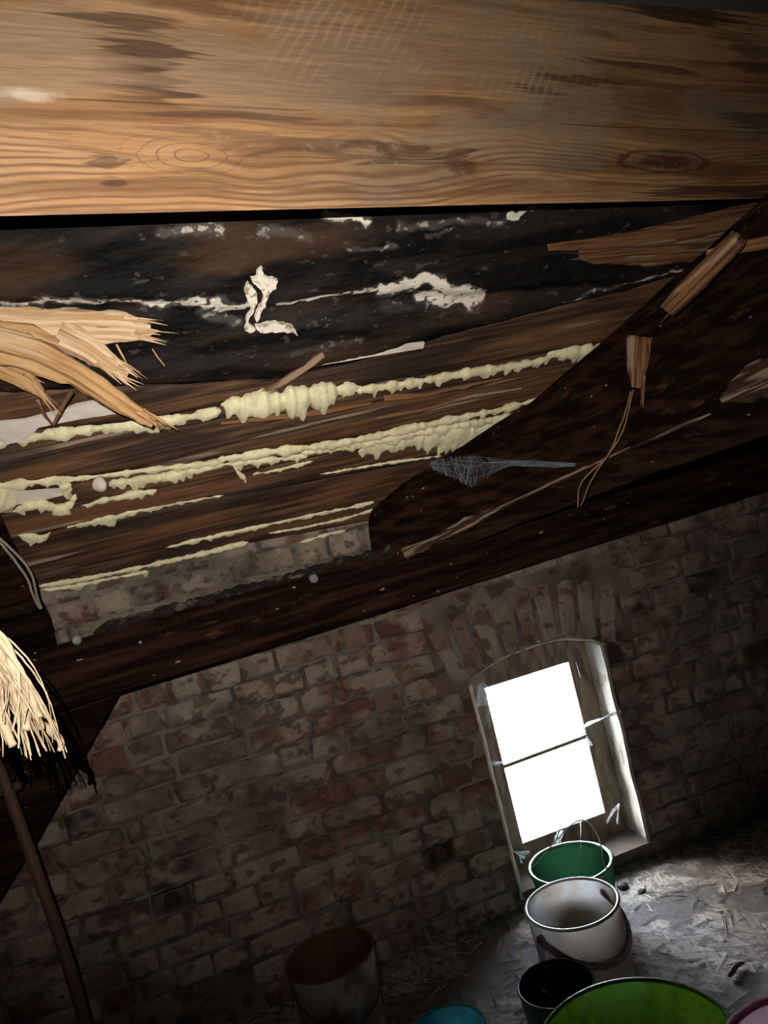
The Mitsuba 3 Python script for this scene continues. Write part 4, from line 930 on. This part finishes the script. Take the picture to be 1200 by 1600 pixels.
for x, y, s, l in ((972, 1383, 0.018, 'dark stone on the floor beside the green bucket'), (1058, 1330, 0.02, 'dark clod on the floor right of the window foot'), (1003, 1392, 0.012, 'pale flat chip on the floor right of the green bucket')):
    c = on_floor(x, y, s * 0.5)
    put('stone', lump(c, (s * 1.2, s, s * 0.55), int(x), 0.3), 'mat_mortar' if 'pale' in l else 'mat_rail', smooth=50, label=l, cat='stone')

# ------------------------------------------------------------------ cobwebs
def web(edge_a, edge_b, n, rr, seed, sag=0.0, cross=0):
    """threads strung from one edge to the other"""
    r = np.random.default_rng(seed); A, B = np.asarray(edge_a, float), np.asarray(edge_b, float); ms = []
    def on(E, u):
        s = np.linspace(0, 1, len(E)); return np.array([np.interp(u, s, E[:, k]) for k in range(3)])
    for i in range(n):
        u = r.uniform(0, 1); a, b = on(A, u), on(B, np.clip(u + r.normal(0, 0.06), 0, 1))
        k = np.linspace(0, 1, 7)[:, None]
        p = a + (b - a) * k - np.array([0, 0, 1]) * sag * (4 * k * (1 - k)) * r.uniform(0.5, 1.2) + r.normal(0, 0.0012, (7, 3))
        ms.append(tube(p, rr * r.uniform(0.6, 1.4), 3))
    for i in range(cross):
        v = r.uniform(0, 1); k = np.linspace(0, 1, 9)
        p = np.array([on(A, u) * (1 - v) + on(B, u) * v for u in k]) + r.normal(0, 0.003, (9, 3))
        ms.append(tube(p, rr * r.uniform(0.6, 1.2), 3))
    return cat_(ms)
def dp(x, y, d): return at(x, y, d)
ea = [dp(672, 722, 2.42), dp(700, 714, 2.36), dp(740, 712, 2.30), dp(790, 718, 2.24), dp(850, 722, 2.16), dp(898, 724, 2.10)]
eb = [dp(678, 735, 2.42), dp(708, 748, 2.34), dp(738, 762, 2.26), dp(786, 728, 2.20), dp(850, 730, 2.13), dp(898, 729, 2.09)]
put('cobweb', web(ea, eb, 105, 0.00028, 3, cross=18), 'mat_webdust', smooth=True, label='blue grey dusty cobweb sheet strung below the foam on the hewn timber', cat='cobweb')
fz = GLASS_Y - 0.03
def wy(x, y, off): return on_wall(x, y, off)
CW = 'cobwebs in the window'
put('cobweb', web([wy(905, 1142, -0.10), wy(918, 1128, -0.10)], [wy(968, 1108, -0.005), wy(972, 1114, -0.005)], 70, 0.0005, 6, cross=5), 'mat_web', label='white cobweb stretched from the crossbar to the right reveal', cat='cobweb', group=CW)
put('cobweb', cat_([web([wy(746, 1072, -0.03), wy(754, 1064, -0.08), wy(764, 1076, -0.13)], [wy(744, 1106, -0.02), wy(754, 1100, -0.08), wy(763, 1104, -0.13)], 46, 0.0005, 7, sag=0.006, cross=30), web([wy(762, 1104, -0.13), wy(764, 1108, -0.13)], [wy(757, 1132, -0.10), wy(768, 1140, -0.13)], 8, 0.0005, 17)]), 'mat_web', label='thick cobweb clump in the upper left corner of the window', cat='cobweb', group=CW)
put('cobweb', web([wy(758, 1190, -0.01), wy(762, 1196, -0.01)], [wy(788, 1190, -0.12), wy(780, 1196, -0.12)], 26, 0.0005, 8), 'mat_web', label='small cobweb at the left end of the crossbar', cat='cobweb', group=CW)
put('cobweb', cat_([web([wy(966, 1254, -0.06), wy(969, 1258, -0.06)], [wy(946, 1284, -0.12), wy(950, 1287, -0.12)], 9, 0.0006, 9, sag=-0.006), web([wy(966, 1254, -0.06), wy(969, 1258, -0.06)], [wy(964, 1288, -0.03), wy(967, 1286, -0.03)], 7, 0.0006, 19, sag=-0.004)]), 'mat_web', label='forked cobweb at the lower right of the window', cat='cobweb', group=CW)
put('cobweb', web([wy(803, 1330, -0.03), wy(812, 1338, -0.05)], [wy(828, 1330, -0.12), wy(815, 1350, -0.02)], 26, 0.0006, 10), 'mat_web', label='cobweb in the lower left corner of the window', cat='cobweb', group=CW)
put('cobweb', web([wy(870, 1300, -0.10), wy(885, 1296, -0.12)], [dp(862, 1322, 2.66), dp(878, 1320, 2.66)], 14, 0.0006, 11), 'mat_web', label='cobweb strands from the window foot to the left of the green bucket', cat='cobweb', group=CW)
put('cobweb', tube(np.array([wy(907, 1285, -0.12), dp(908, 1322, 2.55), dp(909, 1362, 2.50)]), 0.0006, 3), 'mat_web', label='single straight thread hanging over the green bucket', cat='cobweb', group=CW)
put('cobweb', web([wy(915, 1150, -0.12), wy(918, 1152, -0.12)], [wy(922, 1168, -0.11), wy(926, 1163, -0.08)], 12, 0.0006, 12), 'mat_web', label='small hanging cobweb tuft at the right end of the crossbar', cat='cobweb', group=CW)
put('cobweb', tube(np.array([on_wall(900, 1035, -0.05), on_wall(903, 1045, -0.06), on_wall(907, 1058, -0.07)]), 0.0012, 4), 'mat_web', label='short pale thread in the upper right corner of the window', cat='cobweb', group=CW)
